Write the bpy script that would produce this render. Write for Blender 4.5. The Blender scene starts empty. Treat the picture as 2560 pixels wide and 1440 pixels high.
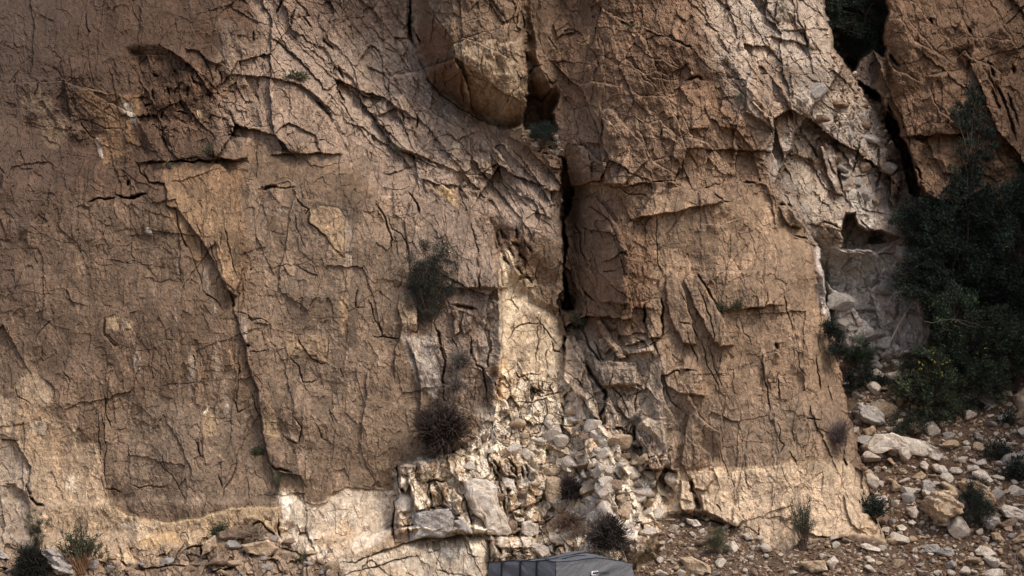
import bpy, math, random
import numpy as np
from math import radians, sin, cos, pi
random.seed(7)
rng = np.random.default_rng(7)
F32 = np.float32

# ------------------------------------------------------------------ camera, world, sun, exposure
sc = bpy.context.scene
COL = sc.collection
CAM = (0.0, 0.0, 3.6)
PITCH = radians(4.7)
LENS = 75.0
FPX = LENS / 36.0 * 2560.0
cam_d = bpy.data.cameras.new("camera")
cam_d.lens = LENS; cam_d.sensor_width = 36; cam_d.clip_end = 500; cam_d.clip_start = 0.5
cam = bpy.data.objects.new("camera", cam_d); COL.objects.link(cam)
cam.location = CAM; cam.rotation_euler = (radians(90) + PITCH, 0, 0)
sc.camera = cam
SUN_EL, SUN_AZ = 52.0, 44.0      # azimuth: degrees to the right of "straight behind the camera"
w = bpy.data.worlds.new("World"); sc.world = w; w.use_nodes = True
nt = w.node_tree; nt.nodes.clear()
sky = nt.nodes.new('ShaderNodeTexSky'); sky.sky_type = 'NISHITA'; sky.sun_disc = False
sky.sun_elevation = radians(SUN_EL); sky.sun_rotation = radians(180 - SUN_AZ)
sky.air_density = 1.0; sky.dust_density = 4.0
bg = nt.nodes.new('ShaderNodeBackground'); bg.inputs[1].default_value = 0.15
wo = nt.nodes.new('ShaderNodeOutputWorld')
nt.links.new(sky.outputs[0], bg.inputs[0]); nt.links.new(bg.outputs[0], wo.inputs[0])
sd = bpy.data.lights.new("sun", 'SUN'); sd.energy = 1.3; sd.angle = radians(13); sd.color = (1.0, 0.93, 0.84)
so = bpy.data.objects.new("sun", sd); COL.objects.link(so)
so.rotation_euler = (radians(90 - SUN_EL), 0, radians(SUN_AZ))
sc.view_settings.view_transform = 'Standard'; sc.view_settings.look = 'None'
sc.view_settings.exposure = 0.54; sc.view_settings.gamma = 1.0; sc.view_settings.use_curve_mapping = False

M = 0.0094        # metres per photo pixel on the cliff
D0 = 50.0
def at(px, py, d):
    """point that the photo shows at (px,py), d metres in front of the plane Y=50"""
    px = np.asarray(px, float); py = np.asarray(py, float); d = np.asarray(d, float)
    x = px - 1280.0; z = -(py - 720.0)
    wy = FPX * cos(PITCH) - z * sin(PITCH); wz = FPX * sin(PITCH) + z * cos(PITCH)
    s = (D0 - d) / wy
    return CAM[0] + x * s, CAM[1] + wy * s, CAM[2] + wz * s

# ------------------------------------------------------------------ object helpers
def link_mesh(name, V, Fc, mat, parent=None, col=None, smooth=False):
    """V (n,3) array; Fc (m,3|4) int array"""
    me = bpy.data.meshes.new(name)
    V = np.asarray(V, F32); Fc = np.asarray(Fc, np.int32)
    k = Fc.shape[1]
    me.vertices.add(len(V)); me.vertices.foreach_set('co', V.ravel())
    me.loops.add(Fc.size); me.loops.foreach_set('vertex_index', Fc.ravel())
    me.polygons.add(len(Fc)); me.polygons.foreach_set('loop_start', np.arange(0, Fc.size, k, dtype=np.int32))
    me.polygons.foreach_set('loop_total', np.full(len(Fc), k, np.int32))
    me.polygons.foreach_set('use_smooth', np.full(len(Fc), smooth))
    me.update(calc_edges=True)
    if col is not None:
        a = me.color_attributes.new('Col', 'FLOAT_COLOR', 'POINT')
        c4 = np.ones((len(V), 4), F32); c4[:, :3] = col
        a.data.foreach_set('color', c4.ravel())
    o = bpy.data.objects.new(name, me); COL.objects.link(o)
    me.materials.append(mat)
    if parent is not None: o.parent = parent
    return o
def tag(o, label=None, cat=None, group=None, kind=None):
    if label: o['label'] = label
    if cat: o['category'] = cat
    if group: o['group'] = group
    if kind: o['kind'] = kind
    return o
def empty(name, loc):
    o = bpy.data.objects.new(name, None); COL.objects.link(o); o.location = loc
    o.empty_display_size = 0.1
    return o

# ------------------------------------------------------------------ noise
P = rng.permutation(4096).astype(np.int32)
GA = rng.uniform(0, 2 * pi, 4096)
GX, GY = np.cos(GA).astype(F32), np.sin(GA).astype(F32)
RV = rng.uniform(0, 1, (4096, 4)).astype(F32)
def hsh(i, j, s=0): return P[(P[(i + s * 37) & 4095] + j + s * 101) & 4095]
def perlin(x, y, s=0):
    xi = np.floor(x).astype(np.int32); yi = np.floor(y).astype(np.int32)
    fx = (x - xi).astype(F32); fy = (y - yi).astype(F32)
    u = fx * fx * fx * (fx * (fx * 6 - 15) + 10); v = fy * fy * fy * (fy * (fy * 6 - 15) + 10)
    def g(a, b):
        h = hsh(xi + a, yi + b, s); return GX[h] * (fx - a) + GY[h] * (fy - b)
    n0 = g(0, 0); n1 = g(1, 0); n2 = g(0, 1); n3 = g(1, 1)
    return (n0 + u * (n1 - n0)) * (1 - v) + (n2 + u * (n3 - n2)) * v
def fbm(x, y, sc_, oct_=4, s=0, gain=0.5, ax=1.0, ay=1.0):
    r = 0; a = 1.0; f = 1.0 / sc_; t = 0
    for k in range(oct_):
        r = r + a * perlin(x * f * ax + 13.7 * k, y * f * ay + 7.3 * k, s + k); t += a; a *= gain; f *= 2.03
    return r * (1.6 / t)
def cells(x, y, sx, sy, ang=0.0, s=0, jit=0.9):
    """tilted facets of a jittered cell pattern; returns height(-1..1), edge distance (px), id value"""
    ca, sa = cos(ang), sin(ang)
    u = ((x * ca + y * sa) / sx).astype(F32); v = ((-x * sa + y * ca) / sy).astype(F32)
    ui = np.floor(u).astype(np.int32); vi = np.floor(v).astype(np.int32)
    f1 = np.full(u.shape, 9, F32); f2 = f1.copy(); h = np.zeros_like(f1); idv = np.zeros_like(f1)
    for a in (-1, 0, 1):
        for b in (-1, 0, 1):
            hh = hsh(ui + a, vi + b, s); r = RV[hh]
            dx = (ui + a + 0.5 + jit * (r[..., 0] - 0.5)) - u; dy = (vi + b + 0.5 + jit * (r[..., 1] - 0.5)) - v
            dd = np.sqrt(dx * dx + dy * dy)
            near = dd < f1
            f2 = np.where(near, f1, np.minimum(f2, dd))
            h = np.where(near, (r[..., 2] - 0.5) * 2.2 * dx + (r[..., 3] - 0.5) * 2.2 * dy + (r[..., 3] - 0.5) * 1.0, h)
            idv = np.where(near, r[..., 2], idv)
            f1 = np.minimum(f1, dd)
    return h, (f2 - f1), idv
def sstep(a, b, x):
    t = np.clip((x - a) / (b - a), 0, 1); return t * t * (3 - 2 * t)

# ------------------------------------------------------------------ the grid of the rock face
def axis(lo, a, b, hi, st, big):
    return np.concatenate([np.arange(lo, a, big), np.arange(a, b, st), np.arange(b, hi, big)])
ST = 1.6
ax_ = axis(-560, -16, 2576, 3130, ST, 9.0); ay_ = axis(-560, -16, 1456, 1760, ST, 9.0)
PX, PY = np.meshgrid(ax_, ay_); PX = PX.astype(F32); PY = PY.astype(F32)
NY, NX = PX.shape
# warped coordinates make every drawn line jagged
WX = PX + 9 * fbm(PX, PY, 60, 3, 11) + 3.5 * fbm(PX, PY, 14, 2, 12)
WY = PY + 9 * fbm(PX, PY, 60, 3, 21) + 3.5 * fbm(PX, PY, 14, 2, 22)
SX = PX + 5 * fbm(PX, PY, 30, 2, 30) + 1.8 * fbm(PX, PY, 9, 3, 31, .65); SY = PY + 5 * fbm(PX, PY, 30, 2, 40) + 1.8 * fbm(PX, PY, 9, 3, 41, .65)   # lightly warped

TILES = {1: (0, 0, .5), 2: (850, 0, .5), 3: (1700, 0, .5), 4: (0, 720, .5), 5: (850, 720, .5), 6: (1700, 720, .5),
         7: (960, 1140, 600 / 2560.), 8: (2060, 1060, 500 / 1895.), 0: (0, 0, 1.0)}
def pts(t, s):
    ox, oy, k = TILES[t]
    v = [float(q) for q in s.replace(',', ' ').split()]
    return [(v[i] * k + ox, v[i + 1] * k + oy) for i in range(0, len(v), 2)]
def window(p, r):
    xs = [q[0] for q in p]; ys = [q[1] for q in p]
    i0, i1 = np.searchsorted(ay_, [min(ys) - r, max(ys) + r]); j0, j1 = np.searchsorted(ax_, [min(xs) - r, max(xs) + r])
    return slice(i0, max(i1, i0 + 1)), slice(j0, max(j1, j0 + 1))
def seg_dist(X, Y, p, closed=False):
    """distance, signed side (+ = right-hand side walking along, image coords), parameter 0..1"""
    best = np.full(X.shape, 1e9, F32); side = np.zeros(X.shape, F32); par = np.zeros(X.shape, F32)
    q = list(p) + ([p[0]] if closed else [])
    tot = sum(math.dist(q[i], q[i + 1]) for i in range(len(q) - 1)) or 1; acc = 0
    for i in range(len(q) - 1):
        (x0, y0), (x1, y1) = q[i], q[i + 1]; dx, dy = x1 - x0, y1 - y0; L2 = dx * dx + dy * dy + 1e-6
        t = np.clip(((X - x0) * dx + (Y - y0) * dy) / L2, 0, 1)
        ex = X - (x0 + t * dx); ey = Y - (y0 + t * dy); dd = np.sqrt(ex * ex + ey * ey)
        m = dd < best
        cr = dx * ey - dy * ex
        side = np.where(m, np.sign(cr), side); par = np.where(m, (acc + t * math.sqrt(L2)) / tot, par)
        best = np.where(m, dd, best); acc += math.sqrt(L2)
    return best, side, par
def inside(X, Y, p):
    c = np.zeros(X.shape, bool); n = len(p)
    for i in range(n):
        (x0, y0), (x1, y1) = p[i], p[(i + 1) % n]
        if y0 == y1: continue
        c ^= ((Y > min(y0, y1)) & (Y <= max(y0, y1)) & (X < (x1 - x0) * (Y - y0) / (y1 - y0) + x0))
    return c
def sdist(X, Y, p):
    d_, _, _ = seg_dist(X, Y, p, True); return np.where(inside(X, Y, p), d_, -d_)
def zone(p, soft, A=None, B=None):
    """soft mask 0..1, full size"""
    m = np.zeros(PX.shape, F32); w_ = window(p, soft * 2 + 30)
    X = (WX if A is None else A)[w_]; Y = (WY if B is None else B)[w_]
    m[w_] = sstep(-soft, soft, sdist(X, Y, p)); return m

H = np.zeros(PX.shape, F32)
def crack(t, wd, dep, s, A=None, B=None, ink=.7):
    p = pts(t, s) if isinstance(s, str) else s
    small_ = wd <= 4.5; wd = wd * (.34 if small_ else .42); dep = dep * (.5 if small_ else .65)
    w_ = window(p, wd * 4 + 12); X = (SX if A is None else A)[w_]; Y = (SY if B is None else B)[w_]
    dd, _, par = seg_dist(X, Y, p)
    taper = np.clip(np.minimum(par, 1 - par) * 6, 0.25, 1)
    H[w_] -= .85 * dep * taper * np.exp(-(dd / (wd * (0.5 + 0.5 * taper))) ** 2)
    INK[w_] = np.maximum(INK[w_], ink * np.exp(-(dd / (wd * 1.0)) ** 2))
INK = np.zeros(PX.shape, F32)      # iron-dark dirt lodged in cracks
def stepl(t, h, L, s, cut=0.03, wd=3.0):
    """right-hand side of the line stands h metres proud and dies away over L px"""
    p = pts(t, s) if isinstance(s, str) else s
    h = h * .7; wd = wd * .45; cut = cut * .8
    w_ = window(p, L * 2.2 + 10); X = SX[w_]; Y = SY[w_]
    dd, sg, par = seg_dist(X, Y, p)
    taper = np.clip(np.minimum(par, 1 - par) * 5, 0.0, 1)
    s_ = sstep(-1.6, 1.6, dd * sg)
    H[w_] += taper * h * s_ * np.exp(-(dd / L) ** 1.5)
    if cut: H[w_] -= taper * cut * np.exp(-(dd / wd) ** 2); INK[w_] = np.maximum(INK[w_], (0.45 if cut > .035 else .15) * taper * np.exp(-(dd / wd) ** 2))
def block(t, h, s, gx=0.0, gy=0.0, rim=0.05, ew=3.0, soft=2.5):
    """polygon raised by h metres with a slope, rimmed by a crack"""
    p = pts(t, s) if isinstance(s, str) else s
    ew = ew * .55; h = h * .8
    w_ = window(p, 24); X = SX[w_]; Y = SY[w_]
    cx = sum(q[0] for q in p) / len(p); cy = sum(q[1] for q in p) / len(p)
    d_ = sdist(X, Y, p); m = sstep(-soft, soft, d_)
    H[w_] += m * (h + gx * (X - cx) * M + gy * (Y - cy) * M)
    if rim: H[w_] -= rim * np.exp(-(d_ / ew) ** 2); INK[w_] = np.maximum(INK[w_], 0.6 * np.exp(-(d_ / ew) ** 2))
def setto(m, val):
    global H
    H = H * (1 - m) + val * m

# ---------------------------------------------------------------- large shape of the rock
E = [(1935, 470), (2005, 560), (2050, 625), (2066, 760), (2100, 930), (2140, 1100), (2180, 1250), (2220, 1372), (2300, 1450), (2600, 1800)]
H += (PY - 1300) * M * 0.20
H -= np.clip(470 - PY, 0, None) * M * 0.22 * sstep(1500, 1000, PX)
H += 0.5 * fbm(PX, PY, 520, 2, 3) + 0.22 * fbm(PX, PY, 190, 2, 4)
# flutes: the left wall bulges at x~520 and falls back to x~640; the second panel bulges at x~850
H += 0.35 * np.exp(-((PX - 470 - (PY - 800) * 0.12) / 190) ** 2) * sstep(380, 600, PY)
H += 0.30 * np.exp(-((PX - 880) / 150) ** 2) * sstep(450, 650, PY)
H -= 0.30 * sstep(1150, 1300, PX) * sstep(1500, 1400, PX)
H += 0.9 * sstep(1380, 1560, PX)
_d1, _s1, _ = seg_dist(WX, WY, [(470, -260), (560, 20), (700, 190), (870, 340), (1040, 470), (1090, 560), (1130, 800)])
# the right-hand wall turns back at its edge
de, sg, _ = seg_dist(PX, PY, E)
m_right = zone(E + [(3400, 1900), (3400, -700), (2420, -700), (2100, 180), (1990, 330)], 2)
H -= np.exp(-(de / 55) ** 2) * 0.9 * sstep(430, 620, PY)
# upper part of the right wall slopes back and right
H -= sstep(1600, 2150, PX) * np.clip(700 - PY, 0, 900) * M * 0.34
H -= 0.55 * M * np.clip(_d1, 0, 230) * (_s1 < 0) * sstep(1330, 1180, PX) * (PX > 520) * sstep(700, 560, PY)

TAL = -5.6 + (PY - 900) * M * 1.12
rec = -5.7 + (PY - 860) * M * 0.25
zr = np.where(PY < 620, -6.3 + (PY - 620) * M * 0.30, rec)
zr = zr + 3.0 * sstep(2330, 1990, PX) * sstep(700, 560, PY)
zr = zr + 0.25 * fbm(PX, PY, 120, 3, 5)
tal_top = 880 + 0.10 * (PX - 2100) + 22 * fbm(PX, PY, 90, 3, 6)
m_tal = m_right * sstep(-14, 14, PY - tal_top)
H = H * (1 - m_right) + zr * m_right
H = H * (1 - m_tal) + (TAL + 0.22 * fbm(PX, PY, 150, 4, 7)) * m_tal
# gully between wall and right-hand buttress, black at the top
gul = pts(0, "2062,-700 2215,-700 2212,120 2190,215 2232,300 2250,450 2240,500 2222,420 2205,300 2130,180 2085,120 2066,40")
setto(zone(gul, 8), -6.0 - 3.5 * sstep(270, 170, PY) + 0.6 * fbm(PX, PY, 40, 3, 8))
but = pts(0, "2210,-700 3400,-700 3400,620 2560,600 2470,470 2400,500 2330,500 2262,420 2236,330 2200,240 2215,120")
mb = zone(but, 5)
setto(mb, -5.6 + (PY - 100) * M * 0.28 - 0.35 * np.abs(PX - 2380) / 180 + 0.35 * fbm(PX, PY, 130, 3, 9))
crag = pts(0, "2128,180 2180,120 2215,150 2240,205 2215,245 2160,215 2135,200")
setto(zone(crag, 4), -6.0 + (PY - 180) * M * 0.7)
# the step under the pale rock and the black slot
for p_, v_ in ((pts(3, "805,1245 815,1130 830,1070 870,1065 880,1110 940,1150 1000,1160 1105,1190 1060,1210 985,1260"), -6.3),
               (pts(3, "1035,560 1075,610 1130,720 1190,900 1200,1000 1150,960 1100,760 1040,640"), -8.0)):
    setto(zone(p_, 4), v_)
# lower base: bedrock shelves step forward at the foot of the wall
foot = sstep(1325, 1345, PY + 10 * fbm(PX, PY, 80, 2, 51) - np.clip(PX - 500, 0, 400) * 0.02)
lft = sstep(1260, 1200, PX)
H += foot * lft * ((PY - 1325) * M * 1.3)
H += sstep(1240, 1262, PY + 8 * fbm(PX, PY, 120, 2, 52)) * sstep(1010, 960, PX) * 0.12
# hanging buttress top centre
hb = pts(0, "1032,-700 1304,-700 1306,60 1318,150 1321,235 1306,312 1285,322 1245,318 1200,292 1150,268 1105,232 1064,190 1045,130 1032,70")
mh = zone(hb, 4)
u_ = (PX - 1030) / 285.0
_d2, _, _ = seg_dist(PX, PY, pts(0, "1028,-300 1034,70 1045,130 1064,190 1105,232 1150,268 1200,292 1245,318 1285,324"))
setto(mh, -1.35 - 2.4 * np.exp(-(_d2 / 62) ** 1.6) - 0.5 * sstep(0.8, 1.0, u_) + (PY - 150) * M * 0.05 + 0.18 * fbm(PX, PY, 70, 3, 10))
# cleft right of it
cl = pts(0, "1306,-700 1330,-700 1326,60 1345,150 1392,215 1400,235 1382,280 1388,320 1372,338 1380,352 1350,350 1340,362 1318,344 1305,318 1321,235 1317,150 1308,60")
setto(zone(cl, 5), -3.3 + 0.5 * fbm(PX, PY, 60, 3, 13) - 1.3 * sstep(190, 270, PY) + 1.1 * sstep(1318, 1380, PX) * sstep(300, 200, PY))
cl2 = pts(0, "1402,395 1409,392 1413,420 1422,452 1436,478 1424,505 1427,528 1411,550 1410,590 1417,615 1409,640 1410,690 1422,712 1418,735 1432,775 1408,778 1411,740 1405,700 1407,640 1403,600 1407,560 1402,520 1406,480 1400,450")
setto(zone(cl2, 3), -2.9)
# left side of the right wall: faces left into the cleft
H -= 1.1 * sstep(1600, 1415, PX) * (PX + 1.3 * (WX - PX) + 7 * np.sin(PY / 23.) > 1404) * sstep(400, 500, PY) * sstep(900, 780, PY)
H += 0.1 * sstep(1405, 1500, PX) * sstep(1640, 1520, PX) * sstep(380, 480, PY) * sstep(900, 760, PY) - 0.35 * np.exp(-((PX - 1425) / 25) ** 2) * sstep(360, 420, PY) * sstep(820, 760, PY)
# fracture cone
cone = pts(0, "1258,600 1300,720 1400,780 1410,930 1475,1000 1500,1060 1560,1120 1600,1290 1640,1330 1560,1440 1500,1760 1232,1760 1232,1400 1225,1330 1000,1330 985,1250 1000,1160 1160,1130 1210,1060 1250,980 1254,800")
mc = zone(cone, 8)
H -= mc * 0.35
H += mc * np.clip(PY - 780, 0, 700) * M * 0.20
H += mc * foot * 0.5
H += zone(pts(0, "985,1320 1230,1318 1232,1460 1232,1760 700,1760 760,1400 870,1345"), 4) * 0.45
# scree tongue under the right wall
scr = pts(0, "1640,1290 1720,1275 1800,1300 1870,1330 1960,1385 2010,1350 2120,1335 2200,1350 2240,1380 2300,1450 2560,1760 1500,1760 1560,1440 1640,1400 1655,1330")
ms = zone(scr, 8)
setto(ms, 0.75 + (PY - 1290) * M * 1.15 + 0.12 * fbm(PX, PY, 60, 4, 14))
# everything below the picture runs out into the ground
low = sstep(1440, 1480, PY) * sstep(2300, 2200, PX)
H += low * np.clip(PY - 1440, 0, 400) * M * 1.2

H += np.clip(PX - 2680, 0, None) * M * 2.2      # unseen rock added beyond the right edge, bent forward to shade the corner
# ---------------------------------------------------------------- character masks
broken = np.zeros(PX.shape, F32)
def zz(s, a, soft=25):
    global broken
    broken = np.maximum(broken, a * zone(pts(0, s), soft))
zz("560,-600 1020,-600 1030,120 1110,260 1300,400 1400,420 1400,520 1260,520 1050,480 900,380 640,380 560,250", 0.75)
zz("330,130 640,150 660,300 560,400 400,400 330,300", 1.0)
zz("1330,-600 2080,-600 2220,250 2260,480 2120,640 1960,520 1700,470 1430,470 1400,300", 0.85)
zz("2200,-600 3300,-600 3300,600 2250,600", 0.7)
zz("1230,560 1400,700 1400,800 1300,760 1240,700", 0.7)
zz("1400,420 1620,480 1640,860 1480,860 1410,800", 0.75)
zz("1230,920 1500,980 1680,1130 1680,1300 1560,1440 1230,1440 960,1340 990,1160 1200,1100", 1.0, 14)
zz("1440,780 1640,860 1640,1050 1480,1060 1400,850", 0.9, 14)
zz("-600,1355 860,1365 1260,1345 1260,1800 -600,1800", 0.9, 10)
zz("2040,620 2400,640 2400,900 2100,900", 0.75)
zz("1030,-600 1310,-600 1320,230 1300,320 1150,265 1060,190", 0.8)
zz("1080,560 1240,560 1240,1060 1100,1080 1060,900", 0.45)
zz("0,180 330,180 360,420 100,330", 0.4)
grav = np.clip(m_tal + ms, 0, 1)
ledge_top = np.zeros(PX.shape, F32)
broken *= (1 - grav)
plain = (1 - broken) * (1 - grav)

# facets
h0, e0, i0 = cells(WX + 12 * fbm(PX, PY, 130, 2, 15), WY, 170, 330, -0.62, 7)
h1, e1, i1 = cells(WX, WY, 75, 140, -0.50, 1); h2, e2, i2 = cells(WX, WY, 30, 56, -0.35, 2); h3, e3, i3 = cells(SX, SY, 11, 22, -0.3, 3)
H += broken * sstep(1330, 1200, PY) * (1 - mc) * (0.70 * h0 - 0.05 * np.exp(-(e0 / 0.012) ** 2))
H += broken * (0.20 * h1 + 0.085 * h2 + 0.030 * h3)
H -= broken * (0.06 * np.exp(-(e1 / 0.015) ** 2) + 0.03 * np.exp(-(e2 / 0.03) ** 2) * (i1 > 0.75) + 0.012 * np.exp(-(e3 / 0.09) ** 2) * (i2 > 0.7))
INK = np.maximum(INK, broken * 0.5 * np.exp(-(e2 / 0.03) ** 2) * (i1 > 0.75))
# fins of rock slanting down to the right
ramp = np.maximum(zone(pts(0, "600,-200 1000,-200 1030,120 1060,200 1330,430 1400,470 1380,600 1250,560 1060,470 880,330 700,170"), 30), 0.8 * zone(pts(0, "1640,-200 2060,-200 2120,180 2220,330 2240,440 2120,420 1960,330 1800,180"), 30))
hf, ef, if_ = cells(WX, WY, 34, 190, -0.72, 12); hg, eg, ig = cells(SX, SY, 14, 70, -0.62, 13)
H += ramp * (0.17 * hf + 0.05 * hg - 0.05 * np.exp(-(ef / 0.03) ** 2))
h4, e4, i4 = cells(WX, WY, 150, 260, 0.12, 4)
H += plain * 0.07 * h4
# exfoliation plates: terraced warped noise
def terr(n, k, sharp=0.12):
    q = n * k; f = np.floor(q); r = q - f; return (f + sstep(1 - sharp, 1.0, r)) / k
n1 = fbm(WX, WY, 210, 5, 61, 0.55, ax=1.5, ay=0.75); n2 = fbm(WX, WY, 70, 5, 66, 0.6, ax=1.5, ay=0.8)
H += (plain * 0.10 + broken * 0.10) * terr(n1, 5, .05)
H += (plain * 0.015 + broken * 0.03) * n2
# coarse and fine roughness
rdg = 1 - np.abs(fbm(WX, WY, 46, 5, 71, 0.6))
H += (0.012 * plain + 0.03 * broken + 0.05 * grav) * rdg
H += (0.007 + 0.010 * broken) * fbm(PX, PY, 10, 3, 76, 0.6) + 0.006 * fbm(PX, PY, 4.6, 2, 77, .7)
streak = fbm(WX, PY, 26, 4, 81, 0.55, ax=1.3, ay=0.28)
H += 0.010 * plain * streak
h5, e5, i5 = cells(SX, SY, 26, 60, -0.12, 8); h6, e6, i6 = cells(SX, SY, 7, 13, -0.2, 9)
H += plain * (0.034 * h5 + 0.014 * h6 * (i5 > .3)) + broken * 0.020 * h6
# angular rubble of the shattered cone and the foot shelves
rub = np.maximum(zone(pts(0, "1245,930 1300,900 1420,940 1500,1010 1640,1100 1700,1200 1660,1290 1560,1420 1300,1430 1236,1390 1200,1340 1000,1330 985,1240 1010,1160 1130,1130 1215,1060"), 12), zone(pts(0, "0,1362 480,1372 520,1330 640,1290 700,1300 860,1350 850,1460 0,1460"), 8))
rub = np.maximum(rub, .8 * zone(pts(0, "340,180 520,170 640,230 600,330 400,340 350,280"), 14)); rub = np.maximum(rub, .8 * zone(pts(0, "1235,570 1320,600 1340,700 1290,720 1240,640"), 10)); rub = np.maximum(rub, .7 * zone(pts(0, "2000,350 2120,380 2200,520 2160,640 2060,600"), 14)) * (1 - grav)
hr, er, ir = cells(SX, SY, 30, 46, -0.25, 23); hr2, er2, ir2 = cells(SX, SY, 12, 17, 0.3, 24)
H += rub * (0.15 * hr + 0.06 * (ir - .5) + (0.05 * hr2 + 0.04 * (ir2 - .5)) * (ir > .35) - 0.035 * np.exp(-(er / 0.03) ** 2) - .012 * np.exp(-(er2 / 0.09) ** 2) * (ir > .35))
# straight-edged plates along the joints
def plates(x, y, sx, sy, ang, s, jit=.55):
    return cells(x, y, sx, sy, ang, s, jit)
_, _, j1 = plates(WX, WY, 85, 210, .10, 17); _, _, j2 = plates(SX, SY, 30, 95, .12, 18); _, _, j3 = plates(SX, SY, 70, 26, .05, 19)
H += (0.10 * plain + .12 * broken) * (j1 - .5) + (0.045 * plain + 0.06 * broken) * (j2 - .5) * (j1 > .3) + (.022 * plain + .06 * broken) * (j3 - .5) * (j1 < .45)
# pebbly ground
hp, ep, ip = cells(SX, SY, 11, 9, 0.1, 5); hq, eq, iq = cells(SX, SY, 5.2, 4.6, 0.1, 6)
H += grav * (0.035 * np.sqrt(np.clip(ep, 0, 1)) * (ip > 0.4) + 0.018 * np.sqrt(np.clip(eq, 0, 1)))

# ---------------------------------------------------------------- drawn features
K = crack; S = stepl; B = block
B(0, .34, "1662,700 1678,688 1702,702 1722,770 1742,862 1706,856 1672,790", gx=.2, rim=.06); B(0, .42, "1708,700 1722,682 1742,684 1792,764 1832,862 1796,868 1748,790", gx=.3, rim=.06); B(0, .26, "1746,682 1905,674 1912,768 1804,776", gy=-.1, rim=.04); B(0, .3, "1658,925 1700,915 1755,925 1762,990 1700,985 1664,960", rim=.05); B(0, .28, "1480,900 1590,905 1600,960 1500,965", rim=.05)
B(0, .3, "1420,500 1490,490 1540,560 1575,640 1570,760 1500,755 1440,640", gx=.5, rim=.04); B(0, .3, "1590,545 1640,470 1760,470 1830,500 1690,530", gy=.3, rim=.03)
# --- tile 1: upper left
K(1, 4, .22, "430,60 430,130 445,160 438,200"); K(1, 3, .15, "440,290 470,430 520,465"); S(1, .22, 40, "400,610 420,640 450,680 470,690 540,690")
K(1, 3.5, .25, "400,605 425,640 455,690"); K(1, 3, .12, "700,0 705,60 690,180 705,350")
K(1, 5, .45, "440,1010 500,995 580,985"); K(1, 6, .6, "580,975 650,990 700,975 740,965"); K(1, 7, .5, "630,930 648,900"); K(1, 9, .7, "655,985 700,975")
S(1, .30, 60, "0,870 45,875 60,900 90,910", .08); S(1, .2, 60, "100,1130 200,1120 260,1100", .05)
S(1, .25, 50, "1300,940 1450,945 1600,935 1720,950"); K(1, 10, .6, "1315,950 1350,940 1380,935"); K(1, 4, .35, "1380,935 1450,940 1480,935")
S(1, .45, 40, "1260,800 1000,800 870,805 740,812 670,812", .12); S(1, .30, 50, "1720,770 1500,765 1360,775 1350,800", .10)
B(1, .35, "740,820 1000,805 1120,830 1165,900 1180,1060 1210,1250 1215,1350 1180,1480 1130,1440 1040,1250 950,1130 880,1040 830,1030 825,915 745,915 720,860", gx=0.15, rim=.07)
K(1, 4, .3, "680,810 700,860 745,905"); K(1, 3.5, .3, "745,912 825,915 832,960 830,1030"); S(1, .1, 20, "1120,830 900,905 830,915", .02)
K(1, 4.5, .35, "878,1040 890,1130 905,1180 950,1250"); K(1, 2.5, .2, "950,1250 1000,1380 1010,1440")
K(1, 3, .25, "1118,1120 1135,1200 1160,1300 1190,1400"); K(1, 3, .3, "1050,1200 1075,1300 1090,1350 1130,1440"); K(1, 2.2, .2, "1100,1150 1105,1210 1100,1230"); K(1, 2.2, .2, "980,1090 1000,1170 1010,1290")
K(1, 3, .15, "560,1030 585,1100"); K(1, 2.5, .12, "640,1030 660,1120 700,1200"); K(1, 2.5, .15, "740,1040 750,1110 740,1170")
B(1, .22, "830,620 890,600 990,650 1010,780 890,800 850,760 815,690", gy=-.2, rim=.06); K(1, 5, .35, "832,620 810,690 845,750"); K(1, 4, .2, "700,690 720,760")
B(1, .20, "1080,690 1225,680 1225,720 1240,790 1120,800 1030,760", rim=.05)
K(1, 6, .35, "1140,540 1160,590 1185,640"); B(1, .15, "1155,640 1195,630 1215,680 1160,685"); K(1, 5, .45, "1130,680 1170,675 1155,650")
B(1, .16, "920,240 1060,210 1110,290 1105,330 1030,300 1000,260", rim=.05); K(1, 4, .3, "1000,260 1040,330 1060,390 1060,430"); K(1, 5, .3, "1090,350 1110,400 1105,430")
S(1, .30, 60, "1700,600 1590,490 1500,420 1350,385 1270,380 1110,370", .05)
K(1, 9, .5, "1580,495 1620,540 1660,610"); K(1, 7, .5, "1690,330 1720,400"); K(1, 6, .4, "1690,450 1720,500"); K(1, 5, .45, "1380,70 1400,20 1420,0"); K(1, 6, .5, "1450,130 1465,80 1475,40"); K(1, 5, .4, "1520,80 1555,140"); K(1, 6, .45, "1615,195 1665,250")
K(1, 5, .35, "1270,150 1265,210"); S(1, .25, 40, "1100,0 1150,100 1190,200 1280,260 1370,350 1440,370")
K(1, 3, .2, "330,560 520,640 640,640"); S(1, .2, 30, "230,510 300,545 370,640 400,650"); K(1, 4, .25, "170,490 190,420 240,400"); K(1, 3, .2, "520,560 545,530 580,590")
S(1, .18, 50, "0,420 300,405 420,440 530,465 700,480", .04)
K(1, 3, .18, "1470,1060 1490,1160 1530,1240"); B(1, .10, "1545,1060 1600,1030 1690,1035 1720,1080 1720,1290 1640,1200 1550,1110", gx=-.1, rim=.04); K(1, 4, .25, "1470,990 1540,1050 1530,1080"); K(1, 4.5, .3, "1545,1070 1550,1110 1640,1195")
B(1, .08, "1490,1330 1560,1300 1580,1340 1590,1380 1500,1340"); B(1, .05, "725,1145 750,1140 765,1175 740,1175", rim=0)
# cavities of the crumbly hollow
for q in ("760,375 790,375", "830,430 850,480", "900,500 930,560", "870,350 880,380", "940,430 935,490", "720,530 760,520", "1030,470 1060,480", "880,560 940,570", "800,600 820,560", "760,450 770,500", "960,380 980,420"):
    K(1, 6, .35, q)
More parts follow.
